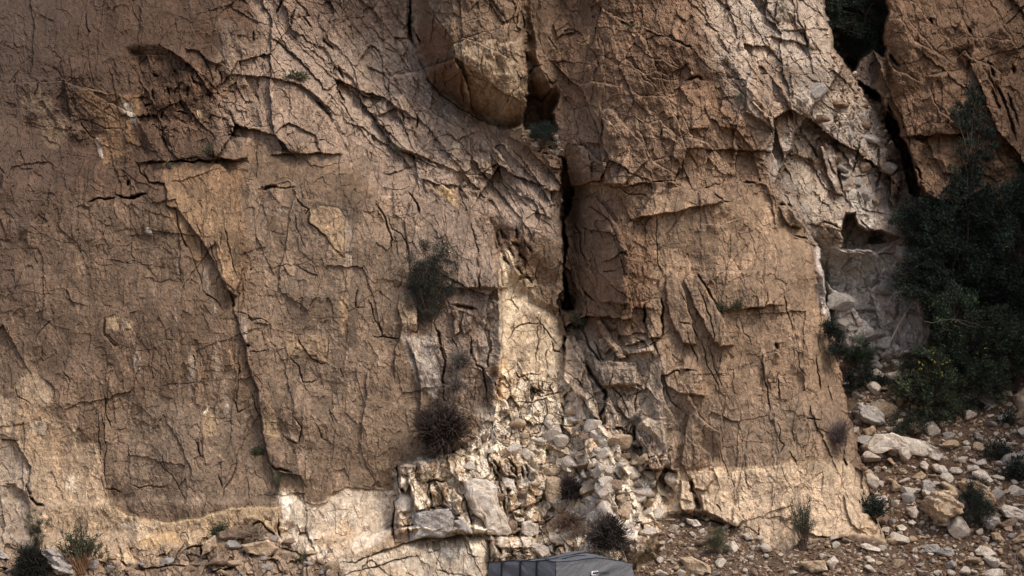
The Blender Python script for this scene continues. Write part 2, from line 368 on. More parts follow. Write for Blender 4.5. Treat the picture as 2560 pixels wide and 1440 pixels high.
# --- tile 2: top centre
K(2, 6, .8, "350,0 352,60 345,130 350,190 380,230"); K(2, 5, .7, "365,150 390,190 400,215"); K(2, 9, .7, "350,100 348,170 358,200")
K(2, 4, .35, "400,310 440,400 500,470 560,520 640,565 740,620 820,635"); S(2, .3, 30, "560,240 590,300 610,380 600,430 640,540", .03)
for q in ("440,100 470,60 450,230", "520,100 530,200", "700,50 690,10 640,60", "720,250 700,330 720,400", "840,120 850,200 830,330", "780,200 770,290", "660,250 650,330 670,420", "880,300 870,400", "610,120 700,90 760,110"):
    S(2, .12, 26, q, .06)
K(2, 4, .4, "0,500 40,560 60,600"); B(2, .2, "180,520 240,465 330,470 400,550 380,600 300,540 200,570")
B(2, .35, "180,560 250,480 340,470 480,570 600,640 655,700 655,850 590,860 400,780 260,720 190,620", gx=-.1, gy=-.1, rim=.04)
K(2, 5, .4, "315,560 320,620"); K(2, 5, .4, "385,580 385,640"); K(2, 2.5, .15, "440,750 650,750"); S(2, .22, 60, "655,700 655,850 600,860", .05)
S(2, .35, 80, "750,760 760,860 755,900"); K(2, 3, .15, "655,860 670,940")
S(2, .30, 60, "600,930 480,920 400,890 380,890", .1); B(2, .25, "390,890 540,870 590,930 600,1040 640,1060 660,1150 700,1300 690,1440 340,1440 350,1300 320,1100", gx=.1, rim=.03)
B(2, .35, "590,940 700,950 740,1000 745,1110 790,1260 830,1440 700,1440 690,1250 640,1070", gx=.35, rim=.03)
K(2, 5, .4, "340,960 380,1010 400,1070"); K(2, 5, .35, "180,1020 220,1080 240,1140 260,1200 255,1260"); S(2, .25, 40, "0,1040 60,1045 100,1010 200,970 300,980 370,940", .06)
K(2, 4, .2, "240,1060 250,1110 260,1140 330,1200 345,1260"); S(2, .2, 40, "260,1240 300,1300 310,1400 300,1440"); K(2, 3, .25, "500,1170 520,1230 490,1290")
K(2, 3.5, .2, "680,1355 700,1440"); S(2, .25, 30, "380,870 310,780 200,700 120,640 0,600", .06)
# crumbly hollow below the cleft
for q in ("800,1150 830,1200", "880,1140 885,1200", "840,1230 870,1290", "900,1270 930,1310", "880,1330 920,1370", "860,1210 900,1230", "780,1170 800,1230", "820,1290 850,1320", "930,1380 960,1420", "940,1230 960,1260"):
    K(2, 8, .4, q)
S(2, .3, 50, "820,1440 790,1260 770,1160", .05); S(2, .25, 40, "850,1440 860,1360 960,1200 1000,1080 970,1000 840,960")
S(2, .3, 40, "1110,1100 1100,1010 1105,930 1060,860 1020,820 930,730 830,680", .05); K(2, 3, .25, "1040,830 1050,870 1100,870"); K(2, 3, .2, "860,740 1000,920 1030,930"); K(2, 4, .3, "985,925 1030,930")
for q in ("920,680 960,700", "950,720 1000,740", "990,760 1040,770", "1030,720 1080,760", "1060,700 1090,720", "1000,700 1020,720", "1080,770 1110,800"):
    K(2, 5, .35, q); S(2, .2, 12, q)
B(2, .3, "1030,800 1100,795 1120,830 1100,850 1045,830", rim=.05)
# cleft inner wall and right wall top
K(2, 6, .5, "915,60 920,180 935,330"); K(2, 5, .3, "945,370 970,330 1010,330"); K(2, 5, .3, "1020,360 1060,420 1080,400"); K(2, 5, .4, "960,480 1010,500 1060,450")
S(2, .4, 60, "1100,440 1080,560 1070,640 1090,700"); B(2, .4, "1300,560 1345,540 1440,640 1520,730 1540,800 1420,920 1320,925 1300,760", gx=-.25, rim=.05); K(2, 6, .35, "1305,560 1310,640 1305,760")
B(2, .22, "1065,120 1100,85 1160,100 1165,160 1110,170 1090,200"); S(2, .2, 40, "1090,210 1180,170 1240,200"); K(2, 3, .2, "1240,200 1215,220 1185,205")
S(2, .25, 50, "1120,430 1270,410 1390,430 1420,400 1435,375"); K(2, 4, .2, "1280,260 1290,330 1270,400"); K(2, 4, .3, "1040,180 1080,250"); K(2, 3.5, .3, "1520,150 1590,180 1620,170"); K(2, 6, .5, "1400,100 1440,130 1470,110")
for q in ("1480,580 1510,680 1560,800 1640,790 1700,810", "1480,580 1540,620 1600,600 1700,690", "1600,690 1615,640", "1560,800 1680,880", "1520,370 1600,355 1650,380", "1530,390 1640,395 1700,400", "1440,440 1500,480 1600,480 1700,490", "1540,290 1620,300 1700,350", "1440,330 1500,370 1580,450", "1630,240 1660,300 1700,340"):
    S(2, .22, 30, q, .10)
K(2, 5, .35, "1605,690 1612,650"); K(2, 6, .5, "1680,880 1700,840"); K(2, 3.5, .25, "1480,590 1500,610 1540,620")
S(2, .35, 70, "1720,930 1600,905 1450,925 1400,935 1340,930 1320,880", .1); K(2, 4, .25, "1400,940 1450,970 1540,980")
K(2, 4, .35, "1240,1030 1290,1060 1360,1120"); K(2, 5, .5, "1160,1110 1200,1170 1210,1260 1240,1330"); K(2, 3, .22, "1585,1050 1580,1180 1590,1320 1620,1400"); S(2, .3, 40, "1380,1200 1440,1250 1400,1270 1480,1300", .05)
B(2, .16, "1385,1190 1440,1160 1475,1230 1440,1270 1400,1250", gx=.4, rim=.03); S(2, .15, 30, "1350,1120 1390,1200"); K(2, 4, .3, "1310,1360 1380,1355"); S(2, .2, 60, "1230,1250 1260,1360 1290,1440")
B(2, .18, "1190,870 1240,825 1260,860 1310,860 1325,930 1220,920"); 
# --- tile 3: upper right
S(3, .35, 60, "40,50 160,180 250,290 330,400 420,520 450,640", .03); K(3, 7, .4, "20,400 80,380 120,400"); S(3, .3, 40, "0,450 60,455 130,430", .1)
S(3, .3, 60, "570,640 560,560 500,440 440,370 400,360"); B(3, .45, "330,380 440,370 520,440 575,560 570,720 520,800 470,640 330,560", gx=.2, rim=.03)
S(3, .35, 30, "700,250 560,200 420,180", .03); S(3, .3, 30, "640,250 620,160 600,110 580,0", .1); K(3, 5, .5, "620,110 625,180 640,240"); K(3, 4, .4, "480,100 482,30 490,0"); S(3, .4, 40, "480,110 482,30 490,0", .1)
for q in ("210,240 280,300 300,370", "290,250 300,180 340,160", "440,350 530,330 540,290", "530,420 640,500 700,530", "600,420 700,480 740,530", "560,470 620,500 660,560", "660,560 740,640 800,700", "720,650 800,600 900,600", "850,480 900,530 960,560", "780,560 880,570", "760,600 790,640"):
    S(3, .25, 25, q, .08)
for q in ("860,880 900,700 920,690", "780,800 790,880 820,970", "740,800 780,880", "980,700 1000,850 980,960", "640,720 700,800", "1040,880 1100,960", "690,1130 720,1110 800,1140", "500,1020 560,1030", "560,1130 580,1135", "570,1180 640,1190", "900,1100 960,1160", "320,910 380,920", "160,960 220,1005", "400,890 405,910"):
    K(3, 6, .4, q)
B(3, .4, "700,730 760,720 790,800 780,880 820,970 780,970 730,850", gx=-.3, rim=.05); B(3, .35, "500,1040 580,1040 620,1100 600,1140 540,1130 520,1090", gx=.2); K(3, 7, .5, "500,1018 550,1025")
S(3, .3, 25, "60,970 90,940 160,990 230,1010 330,970 380,990", .06); S(3, .2, 40, "480,1150 460,1010 430,920 340,930"); S(3, .15, 25, "90,1110 200,1130 260,1100 330,1080 380,1130", .04)
S(3, .3, 50, "0,680 60,690 150,720 200,780 260,850 300,850", .05); S(3, .3, 50, "150,640 60,640 0,690", .04); S(3, .25, 50, "400,900 360,750 280,640 180,630")
S(3, .3, 45, "500,1140 560,1200 640,1200 660,1280 690,1440", .04); K(3, 3, .15, "680,1235 1000,1270 1180,1260")
S(3, .3, 40, "1200,1270 1000,1265 850,1270 760,1245 680,1235", .04)
# cave rim arch and right slabs
for q in ("1020,100 1100,90 1170,200 1290,270", "1030,240 1060,340 1150,380 1200,410", "1120,20 1140,100 1230,200 1300,280 1390,330", "1400,60 1430,140 1470,190 1480,260", "1600,100 1650,180 1700,260", "1470,300 1560,330 1610,370 1600,450", "1500,310 1560,420 1620,560 1680,760", "1220,380 1330,360 1420,350", "1240,430 1300,560 1390,620", "1380,290 1420,250 1470,300", "1540,680 1600,800 1640,860", "1100,640 1160,640 1180,700 1250,720"):
    S(3, .45, 50, q, .12, 4)
for q in ("1540,310 1570,380", "1580,430 1640,560 1680,700", "1250,90 1260,120", "1050,280 1090,330", "1440,140 1450,170", "1640,470 1690,620", "1560,440 1600,560", "1660,330 1670,370"):
    K(3, 9, .6, q)
K(3, 9, .9, "1040,520 1060,570 1100,640"); K(3, 8, .8, "1140,770 1190,850 1210,930")
# --- tile 4: lower left
S(4, .35, 60, "1410,1050 1365,950 1340,850 1310,700 1290,520 1240,380 1215,250 1165,90 1150,20", .06, 3.5); K(4, 4, .35, "1020,20 1080,60 1110,100"); K(4, 7, .4, "1155,30 1165,70 1170,100")
K(4, 3, .25, "1180,120 1240,130 1260,165 1310,155 1355,180"); S(4, .12, 20, "1190,125 1300,125 1355,180 1250,180"); K(4, 7, .5, "1225,283 1245,290"); K(4, 3, .25, "1240,320 1290,318 1345,310")
K(4, 3.5, .35, "520,540 530,620 550,700"); K(4, 2.2, .25, "500,600 525,720 530,850 520,930 535,1000"); K(4, 3.5, .3, "525,1000 570,1010 612,1025"); K(4, 2.2, .2, "490,640 500,800 510,900")
S(4, .12, 30, "515,140 520,220 545,270 580,290 605,290", .12); B(4, .06, "520,150 575,130 600,215 580,290 525,215"); B(4, .05, "625,150 660,160 665,205 625,205", rim=0)
S(4, .14, 40, "190,230 200,300 225,360"); K(4, 3, .15, "270,160 220,190 170,260"); K(4, 3, .2, "320,365 325,400"); K(4, 4, .2, "320,420 350,470")
S(4, .12, 25, "75,490 90,540 120,560 150,590", .12); S(4, .1, 20, "210,600 270,560 270,500 190,430", .05)
K(4, 4, .3, "0,755 90,760"); S(4, .25, 60, "150,1100 130,1000 160,900 90,790 80,760 0,760", .06); K(4, 9, .6, "150,1040 180,1080 215,1090"); K(4, 7, .4, "130,980 150,1030"); K(4, 4, .3, "30,980 80,985"); S(4, .3, 60, "150,1310 145,1100 120,1020 80,990 0,990", .04)
K(4, 5, .5, "1390,1160 1392,1200 1405,1250"); K(4, 3.2, .25, "1490,240 1520,310 1560,350 1600,380 1630,380"); K(4, 3, .2, "1635,380 1640,320 1640,230"); K(4, 3.5, .28, "1440,335 1490,390 1515,465 1560,470 1600,440"); B(4, .06, "1490,240 1640,230 1640,380 1560,350 1520,310", rim=0)
K(4, 3.5, .3, "1465,640 1510,700 1490,780"); K(4, 2.6, .22, "1490,780 1440,760 1410,740"); S(4, .12, 30, "1465,640 1510,700 1490,780 1420,740")
K(4, 6, .45, "1350,880 1380,905 1450,918"); S(4, .2, 40, "1540,1000 1500,935 1400,925 1350,880"); K(4, 4, .35, "975,760 990,800 1010,850"); B(4, .05, "985,760 1010,780 1015,850 990,820"); K(4, 4, .3, "1090,930 1110,1000"); K(4, 2.5, .2, "780,830 820,900 880,960 940,1090"); K(4, 2.5, .2, "810,830 830,900")
K(4, 4, .2, "640,980 700,1000 760,990 840,1000"); K(4, 3, .2, "1180,830 1170,930 1130,990 1100,1060"); S(4, .1, 30, "1180,830 1170,930 1130,990", .02)
K(4, 2, .12, "670,312 760,310"); K(4, 2, .12, "805,255 890,257"); K(4, 2.2, .15, "770,485 900,480 1080,460"); K(4, 3, .2, "1260,520 1280,600 1300,660"); K(4, 3.5, .25, "1165,560 1190,620 1230,600"); K(4, 3, .2, "1200,380 1190,470 1180,600")
K(4, 2.5, .2, "820,330 840,380 850,420"); K(4, 3, .25, "970,330 975,400"); K(4, 2.4, .15, "760,300 765,410 760,470"); S(4, .18, 50, "1060,60 1130,220 1160,360 1190,420 1180,560")
K(4, 3, .25, "1700,400 1720,450"); K(4, 2.5, .2, "1650,600 1665,680"); K(4, 2.5, .2, "1580,680 1610,740 1650,780")
S(4, .3, 30, "900,1240 950,1215 1020,1240"); K(4, 4, .3, "905,1235 930,1225 945,1260")
for q in ("1000,1270 1010,1340", "920,1310 960,1290 1020,1290", "920,1330 950,1370", "1240,1200 1300,1170 1390,1250", "1180,1240 1280,1250", "1380,1300 1480,1320 1560,1390", "680,1410 840,1390 1020,1390", "1040,1430 1200,1380", "600,1360 640,1400", "690,1380 700,1400"):
    K(4, 5, .4, q)
# --- tile 5: cone, slabs and lower middle
K(5, 3.5, .35, "145,55 165,120 180,165 215,240"); K(5, 3, .3, "190,160 215,240 290,252"); K(5, 3, .3, "160,238 290,252"); K(5, 3.5, .3, "90,0 78,60 75,105"); K(5, 3, .2, "75,100 120,100")
S(5, .25, 50, "270,480 275,300 310,200 290,100 300,0", .05); S(5, .3, 50, "390,720 400,560 400,470 370,340 320,250", .06)
K(5, 6, .5, "470,180 495,240 500,300 525,360 515,450 518,560"); K(5, 5, .4, "650,240 655,320 680,380 715,400 728,480 735,540"); B(5, .25, "560,110 590,110 600,220 570,240"); B(5, .25, "610,130 640,110 665,130 655,210 620,240 605,200", rim=.06); K(5, 9, .5, "570,80 620,100 680,110")
K(5, 10, .6, "400,130 440,160"); K(5, 6, .4, "500,290 540,350"); K(5, 4, .3, "560,250 600,330"); K(5, 3.5, .3, "350,200 385,220 385,100"); S(5, .3, 50, "390,0 385,140 385,220", .03)
S(5, .75, 70, "775,-160 795,-20 808,150 812,300 808,420 790,490 765,560", .05)
S(4, .14, 60, "540,1040 580,1100 640,1140 740,1165 850,1175 1000,1152 1180,1100 1400,1095 1410,1020", .02); S(4, -.12, 60, "1450,1010 1520,1075 1600,1085 1640,1070 1670,1020 1720,1002 1980,1012", .02); S(6, .10, 60, "0,915 300,920 500,880 700,860 860,850", .02)
K(5, 3, .35, "840,260 870,200 930,178 1000,175 1050,240 1100,290"); K(5, 2.6, .35, "985,185 992,260 985,310 975,380"); K(5, 2.6, .3, "1010,180 1020,215 1015,235"); K(5, 2.4, .25, "985,140 1005,175"); K(5, 4, .35, "1060,270 1070,310 1110,330")
K(5, 2.5, .2, "1050,290 1030,330 1040,420"); K(5, 2.4, .2, "870,440 920,455 1000,465 1060,470"); S(5, .2, 40, "860,540 900,450 880,430", .1)
for q in ("860,535 870,575 950,572 1060,545", "960,480 970,520 1000,540 1050,530 1110,520", "1010,470 1015,530", "1060,470 1050,500 1070,540", "880,420 890,450 940,430 990,430", "940,430 935,460", "960,575 990,620 1000,700", "1030,560 1035,620 1000,720 930,740", "890,580 900,650 880,690", "1060,620 1120,640 1200,660", "1110,570 1120,640", "860,640 870,700 950,745 1040,740", "900,600 920,690 910,740", "1080,690 1150,690 1240,660 1280,690", "750,600 760,700 740,780", "760,700 780,760 830,790 870,780", "840,640 860,680 850,760", "1150,830 1180,810 1250,800", "1260,690 1270,760 1300,820", "1080,780 1110,780 1180,830", "860,780 900,800 940,790"):
    K(5, 3.4, .28, q)
K(5, 6, .5, "1110,640 1120,690"); K(5, 5, .4, "750,780 740,850 760,930"); K(5, 7, .5, "760,850 800,930"); K(5, 6, .45, "830,850 880,900 890,950"); K(5, 6, .4, "930,880 940,940")
K(5, 9, .9, "1105,60 1125,110 1160,110"); K(5, 7, .7, "1130,20 1170,60 1175,100"); K(5, 6, .5, "1220,10 1270,70"); S(5, .3, 60, "1130,400 1115,330 1130,230 1110,120", .06)
B(5, .45, "1130,240 1170,235 1220,330 1240,440 1290,580 1310,690 1210,560 1120,460 1118,400", gx=-.15, rim=.07); K(5, 3, .25, "1130,420 1200,470 1240,540")
K(5, 10, .8, "1225,370 1260,440 1290,480 1330,530 1325,590"); K(5, 7, .6, "1325,590 1300,650 1320,690"); K(5, 5, .4, "1210,190 1245,300 1300,370 1310,390")
B(5, .4, "1280,160 1300,155 1390,290 1430,350 1400,360 1300,230", gx=-.3, rim=.06); K(5, 5, .35, "1270,270 1310,350 1330,370"); B(5, .3, "1290,250 1350,250 1370,290 1330,330 1290,300")
B(5, .35, "1300,400 1450,390 1480,400 1490,500 1420,490 1340,500 1300,460", gy=-.1, rim=.06); K(5, 4, .35, "1370,400 1345,480 1420,560 1440,640"); K(5, 4, .3, "1480,400 1485,500 1470,640"); B(5, .3, "1320,560 1350,540 1390,640 1410,700 1330,700"); B(5, .25, "1380,560 1420,530 1480,620 1480,680 1420,640")
S(5, .3, 40, "1440,330 1540,290 1520,265 1410,290", .1); S(5, .3, 40, "1580,350 1560,320 1450,330 1430,350", .04)
B(5, .35, "1530,90 1545,60 1600,50 1612,80 1605,250 1540,250 1530,170", gx=.1, rim=.10); K(5, 6, .5, "1528,90 1525,180"); K(5, 5, .5, "1612,50 1610,230 1600,255"); K(5, 4, .3, "1525,180 1560,260 1600,340")
B(5, .8, "1480,690 1540,645 1610,668 1632,750 1640,860 1620,910 1515,905 1515,800 1478,740", gx=.2, gy=.1, rim=.06); K(5, 7, .6, "1430,775 1480,750 1470,700"); B(5, .5, "1390,870 1450,805 1510,850 1515,920 1440,940"); K(5, 5, .4, "1420,790 1440,770")
S(5, .25, 60, "1290,690 1410,705 1430,790 1400,850"); S(5, .3, 60, "1230,870 1300,860 1420,990 1500,920")
K(5, 4.5, .4, "1610,440 1690,410 1700,430"); S(5, .3, 40, "1700,410 1610,440 1620,560 1700,700", .06); K(5, 3.5, .3, "1620,460 1650,560 1710,620")
S(5, -.45, 60, "275,900 290,1010 300,1040 270,1100 272,1280", .06, 4)
K(5, 6, .5, "285,890 290,960 300,1000"); K(5, 9, .6, "300,1005 325,1025"); K(5, 3.5, .4, "272,1060 268,1150 272,1280")
# foot shelves
S(5, .35, 50, "740,1240 640,1235 470,1250 350,1260 230,1310 140,1330", .12, 4); K(5, 4, .4, "0,1370 80,1370 220,1310"); K(5, 4, .4, "0,1440 150,1400 330,1350 400,1340"); K(5, 3, .25, "140,1340 130,1390 160,1420")
S(5, .5, 60, "745,1440 750,1330 755,1240", .14, 5); K(5, 3, .25, "480,1350 530,1430"); K(5, 3, .25, "430,1250 440,1330 500,1300"); K(5, 8, .6, "770,1240 780,1290 810,1330"); S(5, .3, 30, "760,1345 850,1320 980,1335"); S(5, .25, 30, "1040,1300 900,1300 760,1300")
K(5, 3, .2, "620,1270 640,1330 700,1340"); K(5, 7, .5, "1070,1330 1075,1300 1120,1290 1130,1330"); K(5, 7, .5, "1220,1230 1260,1280 1300,1290")
K(5, 12, .5, "1180,920 1160,860 1170,900"); K(5, 6, .5, "1170,880 1200,940 1230,960"); K(5, 6, .5, "1000,1060 1030,1030 1040,980")
S(5, .35, 40, "1600,1150 1500,1190 1490,1280 1560,1320 1680,1400", .05); S(5, .3, 40, "1640,910 1700,900"); K(5, 6, .5, "1640,910 1630,980 1640,1000")
# --- tile 6: lower right
S(6, .28, 50, "470,130 470,60 540,20 560,0", .06); K(6, 4, .3, "520,20 530,80 540,130 570,220"); S(6, .25, 40, "530,90 450,80 420,100 300,105", .05); K(6, 3, .25, "300,105 420,100 440,60 430,0")
K(6, 4, .35, "0,20 40,90 60,180 90,260"); K(6, 4, .35, "90,0 130,90 150,160 180,230 170,290"); K(6, 3.5, .3, "30,200 70,320 100,390"); K(6, 3.5, .3, "110,270 130,360 160,430 200,510"); K(6, 2.5, .25, "140,290 175,400 215,500"); K(6, 4, .35, "0,170 50,180")
S(6, .22, 60, "415,500 410,330 490,320 515,370", .07); K(6, 3.6, .35, "412,330 415,420 440,540 450,620"); K(6, 3.4, .3, "490,440 490,500 500,560"); K(6, 7, .4, "480,275 492,310"); S(6, .1, 12, "480,320 485,275 500,330")
K(6, 3.4, .3, "490,670 500,720 500,760 520,790 500,830"); K(6, 4, .3, "540,820 580,860 590,885"); K(6, 3, .2, "560,700 570,770"); K(6, 3, .2, "430,480 480,470 495,420")
K(6, 3, .2, "310,170 320,220 350,250 360,300"); K(6, 3, .2, "580,300 600,400 640,450"); K(6, 4, .35, "680,330 690,420 700,520"); S(6, .2, 40, "590,100 600,210 620,330 640,470", .05); K(6, 4, .3, "640,650 700,660"); K(6, 4, .3, "740,480 760,560"); K(6, 3.5, .25, "700,200 690,260 700,330")
S(6, .3, 45, "0,450 60,560 100,650 200,720 220,860", .05); S(6, .3, 30, "110,420 0,405", .05); K(6, 6, .3, "25,410 80,412"); S(6, .35, 60, "0,400 110,420 120,530 190,530 210,620 230,800", .05); S(6, .25, 60, "0,710 60,770 150,830 160,890")
K(6, 3, .25, "200,810 215,860 250,940"); K(6, 3, .2, "260,960 270,1000"); K(6, 3, .2, "320,920 340,980 370,1000")
K(6, 7, .45, "820,850 830,890"); B(6, -.15, "875,905 905,920 910,1000 880,990", rim=.04); S(6, .4, 50, "900,1120 940,1130 990,1200 960,1240", .05); K(6, 12, .6, "950,1150 985,1180"); B(6, .2, "820,1040 860,1080 890,1140 960,1240 1035,1290 1000,1260 930,1230 850,1180", rim=.02)
S(6, .25, 40, "870,1180 850,1240 800,1255 680,1240 540,1170", .08); S(6, .2, 40, "500,1060 560,1130 540,1180", .03)
K(6, 9, .6, "80,1050 95,1110"); K(6, 6, .5, "60,960 50,1010 80,1030"); B(6, .3, "50,940 130,920 160,960 130,1010 70,1000"); B(6, .35, "0,960 45,970 80,1100 60,1150 0,1110"); B(6, .3, "100,1030 200,1030 290,1100 320,1160 280,1200 180,1140 110,1110"); K(6, 4, .3, "180,1080 210,1120"); K(6, 5, .4, "0,1110 100,1160 240,1190 340,1200"); K(6, 3.5, .3, "340,1190 400,1240 390,1190")
# rubble blocks of the cone foot (outlines)
for q, h, gx, gy in (("155,105 215,90 335,100 340,220 250,330 240,400 180,340", .5, .1, .1), ("340,10 410,0 460,60 470,150 430,190 340,180", .4, .1, 0), ("250,240 340,230 500,520 490,560 370,590 300,480", .5, .15, .1),
                     ("480,330 660,270 700,330 640,440 620,520 520,560 500,480", .15, .2, -.3), ("640,330 720,330 830,440 830,600 760,630 700,560 620,500", .5, .15, .1), ("1310,420 1420,290 1540,270 1640,290 1690,380 1660,470 1500,560 1480,640 1370,600", .3, -.2, .2),
                     ("680,0 1000,0 1110,30 1140,200 1000,270 800,270 700,180", .4, .2, .1), ("1220,40 1310,20 1380,160 1430,230 1300,220 1240,130", .4, .2, 0), ("820,600 900,590 920,720 860,760 740,640", .2, .2, .1), ("760,640 830,640 930,780 930,820 780,780", .4, .2, .1), ("1880,90 2030,110 2000,170 1900,160", .3, 0, 0), ("2040,100 2100,90 2190,230 2130,240", .35, .2, 0), ("2170,30 2260,20 2330,120 2370,260 2200,220", .35, .1, 0),
                     ("1540,100 1600,150 1640,190 1560,180", .3, 0, 0), ("1240,740 1460,760 1480,820 1380,830 1340,820", .2, 0, .2), ("1360,640 1460,640 1480,700 1400,710", .2, 0, .1)):
    B(7, h, q, gx, gy, rim=.045, ew=2.6)
for q in ("150,880 310,880 120,930", "440,560 620,540 690,570", "1220,240 1260,400 1300,600", "850,420 900,560 940,760", "1230,400 1290,560 1310,600", "110,480 100,700 110,930", "480,280 500,480", "940,640 1040,640 1060,700", "1690,400 1660,480 1720,400", "1140,60 1180,180 1230,240", "660,280 560,260 420,280", "1340,620 1370,600 1480,560", "1500,780 1400,740 1370,620", "1340,100 1370,160 1440,230", "1470,100 1490,230", "270,720 250,780 300,820", "1580,700 1700,720 1820,640"):
    K(7, 5, .5, q)

# random fine cracks: (polygon, count, main angle deg (0 = straight down), spread, len range, depth)
def ticks(poly, n, ang, spr, l0, l1, dep_, wd=1.5, prop=0.45):
    p = pts(0, poly); xs = [q[0] for q in p]; ys = [q[1] for q in p]; k = 0; g = 0
    n = int(n * .62)
    while k < n and g < n * 6:
        g += 1
        x = random.uniform(min(xs), max(xs)); y = random.uniform(min(ys), max(ys))
        if not inside(np.array([x]), np.array([y]), p)[0]: continue
        k += 1
        L = l0 + (l1 - l0) * random.random() ** 2.0; a = radians(ang + random.gauss(0, spr)); q = [(x, y)]
        ns = max(2, int(L / 9)); sz = random.uniform(.5, 1.5)
        for _ in range(ns):
            a2 = a + random.gauss(0, 0.22); x += sin(a2) * L / ns; y += cos(a2) * L / ns; q.append((x, y))
        if random.random() < prop: stepl(0, random.choice((-1, 1)) * dep_ * .7 * sz, 16 + L * 0.6, q, cut=dep_ * 0.35, wd=wd * 1.1)
        else: crack(0, wd * random.uniform(.7, 1.4) * sz, dep_ * .8 * sz, q, ink=.42)
ticks("0,0 620,0 700,500 0,480", 260, 8, 20, 8, 60, 0.06)
ticks("0,480 600,480 690,1230 300,1260 0,960", 520, 6, 14, 8, 80, 0.05)
ticks("600,480 1030,480 1060,1150 980,1220 700,1220", 330, 6, 12, 7, 60, 0.045)
ticks("560,100 900,100 1250,500 1200,900 1050,900 1000,500 640,400", 150, 18, 26, 8, 50, 0.06)
ticks("1000,480 1250,480 1250,1000 1020,1000", 130, 5, 14, 10, 80, 0.06)
ticks("1340,0 2050,0 2200,500 1950,640 1450,500", 260, 18, 30, 8, 60, 0.07)
ticks("1420,480 2000,520 2150,1200 1700,1180 1600,900 1430,800", 560, 6, 13, 8, 90, 0.055)
ticks("1500,520 1990,600 2100,1150 1700,1150", 22, 88, 8, 30, 140, 0.06)
ticks("0,200 600,420 1000,480 1000,1150 300,1200 0,900", 36, 86, 9, 30, 160, 0.05)
ticks("0,180 420,420 420,760 0,760", 80, 76, 12, 30, 130, 0.07, 1.8, .8)
ticks("1700,1160 2150,1160 2210,1350 1900,1330 1700,1260", 80, 15, 30, 6, 30, 0.03)
ticks("0,950 280,1000 600,1290 600,1380 0,1380", 130, 15, 35, 6, 40, 0.035)
ticks("700,1230 1000,1230 980,1330 720,1380", 50, 20, 40, 6, 40, 0.03)
ticks("1250,750 1400,780 1480,1000 1250,1000", 40, 10, 50, 8, 50, 0.05)
ticks("1180,1000 1700,1000 1700,1300 1000,1320 1000,1180", 160, 12, 35, 8, 60, 0.06)
ticks("2200,0 2580,0 2580,520 2260,500", 200, -25, 30, 8, 70, 0.08)
ticks("2000,240 2260,480 2260,900 2080,900", 180, 15, 40, 8, 50, 0.07)

# ---------------------------------------------------------------- colours of the rock
def rgb(r, g, b): return np.array([r, g, b], F32)
C = np.zeros(PX.shape + (3,), F32)
pale = rgb(.66, .55, .44); orange = rgb(.60, .37, .17); brown = rgb(.13, .070, .040); cream = rgb(.80, .70, .58); soil = rgb(.090, .058, .040)
def mix(m, c):
    global C
    m = np.clip(m, 0, 1)[..., None]; C = C * (1 - m) + c * m
def tone(s, c, soft, a=1.0, n=0.0, sc_=60):
    m = zone(pts(0, s), soft)
    if n: m = m * (1 - n + n * sstep(-.35, .3, fbm(WX, WY, sc_, 4, 93)))
    mix(a * m, c)
C[:] = rgb(.185, .122, .080)
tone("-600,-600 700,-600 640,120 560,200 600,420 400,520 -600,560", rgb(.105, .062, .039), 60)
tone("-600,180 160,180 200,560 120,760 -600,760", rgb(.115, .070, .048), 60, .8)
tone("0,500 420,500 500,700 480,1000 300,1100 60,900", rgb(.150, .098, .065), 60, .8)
tone("400,410 600,420 620,700 560,740 420,560", rgb(.235, .145, .083), 14, .9)
tone("610,480 1020,500 1050,1130 980,1215 720,1215 640,900", rgb(.200, .139, .096), 30)
tone("300,1000 640,1000 690,1180 700,1265 560,1290 330,1270 260,1150", rgb(.190, .134, .094), 30)
tone("560,60 700,150 860,300 1040,460 1100,600 1040,640 900,420 640,330 560,400 540,180", rgb(.27, .190, .138), 30)
tone("600,-100 1030,-100 1040,130 1110,240 1330,430 1400,470 1390,600 1250,560 1040,470 880,330 690,170", rgb(.325, .238, .180), 26)
tone("560,-600 1020,-600 1020,60 860,100 700,40", rgb(.215, .140, .098), 40, .8)
tone("1040,470 1240,520 1255,980 1190,1040 1120,1040 1060,900 1020,640", rgb(.255, .185, .140), 26)
tone("1200,720 1255,740 1252,980 1205,1010", rgb(.235, .185, .150), 10, .8)
tone("1335,-600 1760,-600 1840,200 1960,480 1430,480 1390,250", rgb(.200, .122, .077), 40)
tone("1400,240 1700,260 1900,450 1960,500 1430,470", rgb(.250, .166, .112), 40, .8)
tone("1690,-600 2065,-600 2080,130 2230,300 2250,420 2080,330 1900,330 1780,160", rgb(.39, .305, .24), 40, .95)
tone("1880,150 1990,170 2000,400 1960,400 1880,250", rgb(.27, .185, .13), 14, .7)
tone("1425,470 1980,500 2060,700 2110,1000 2130,1160 1700,1180 1600,1050 1460,800", rgb(.262, .176, .115), 30)
tone("1415,480 1560,500 1640,560 1630,700 1600,860 1480,860 1415,780", rgb(.17, .098, .060), 16, .9)  # shade of the left-facing cleft wall put into a darker brown
tone("1660,1000 2120,1000 2140,1160 1700,1180", rgb(.225, .158, .110), 26, .8)
tone("1430,830 1640,850 1700,1050 1680,1180 1480,1060", rgb(.33, .25, .185), 24, .9)
C *= (1 + .30 * sstep(-.1, .6, fbm(WX, WY, 90, 5, 95, .6)) - .32 * sstep(.0, .6, fbm(WX, WY, 130, 5, 97, .6)))[..., None]
right = zone(pts(0, "1330,-700 2060,-700 2140,200 1990,330 2060,620 2110,930 2230,1380 1700,1280 1560,1100 1420,800 1400,350"), 20)
def patch(t, a, c, s, soft=6, n=.6, sc_=22):
    p = pts(t, s); m = zone(p, soft)
    if n: m = m * (1 - n + n * sstep(-.35, .25, fbm(WX, WY, sc_, 4, 111)))
    mix(a * m, c)
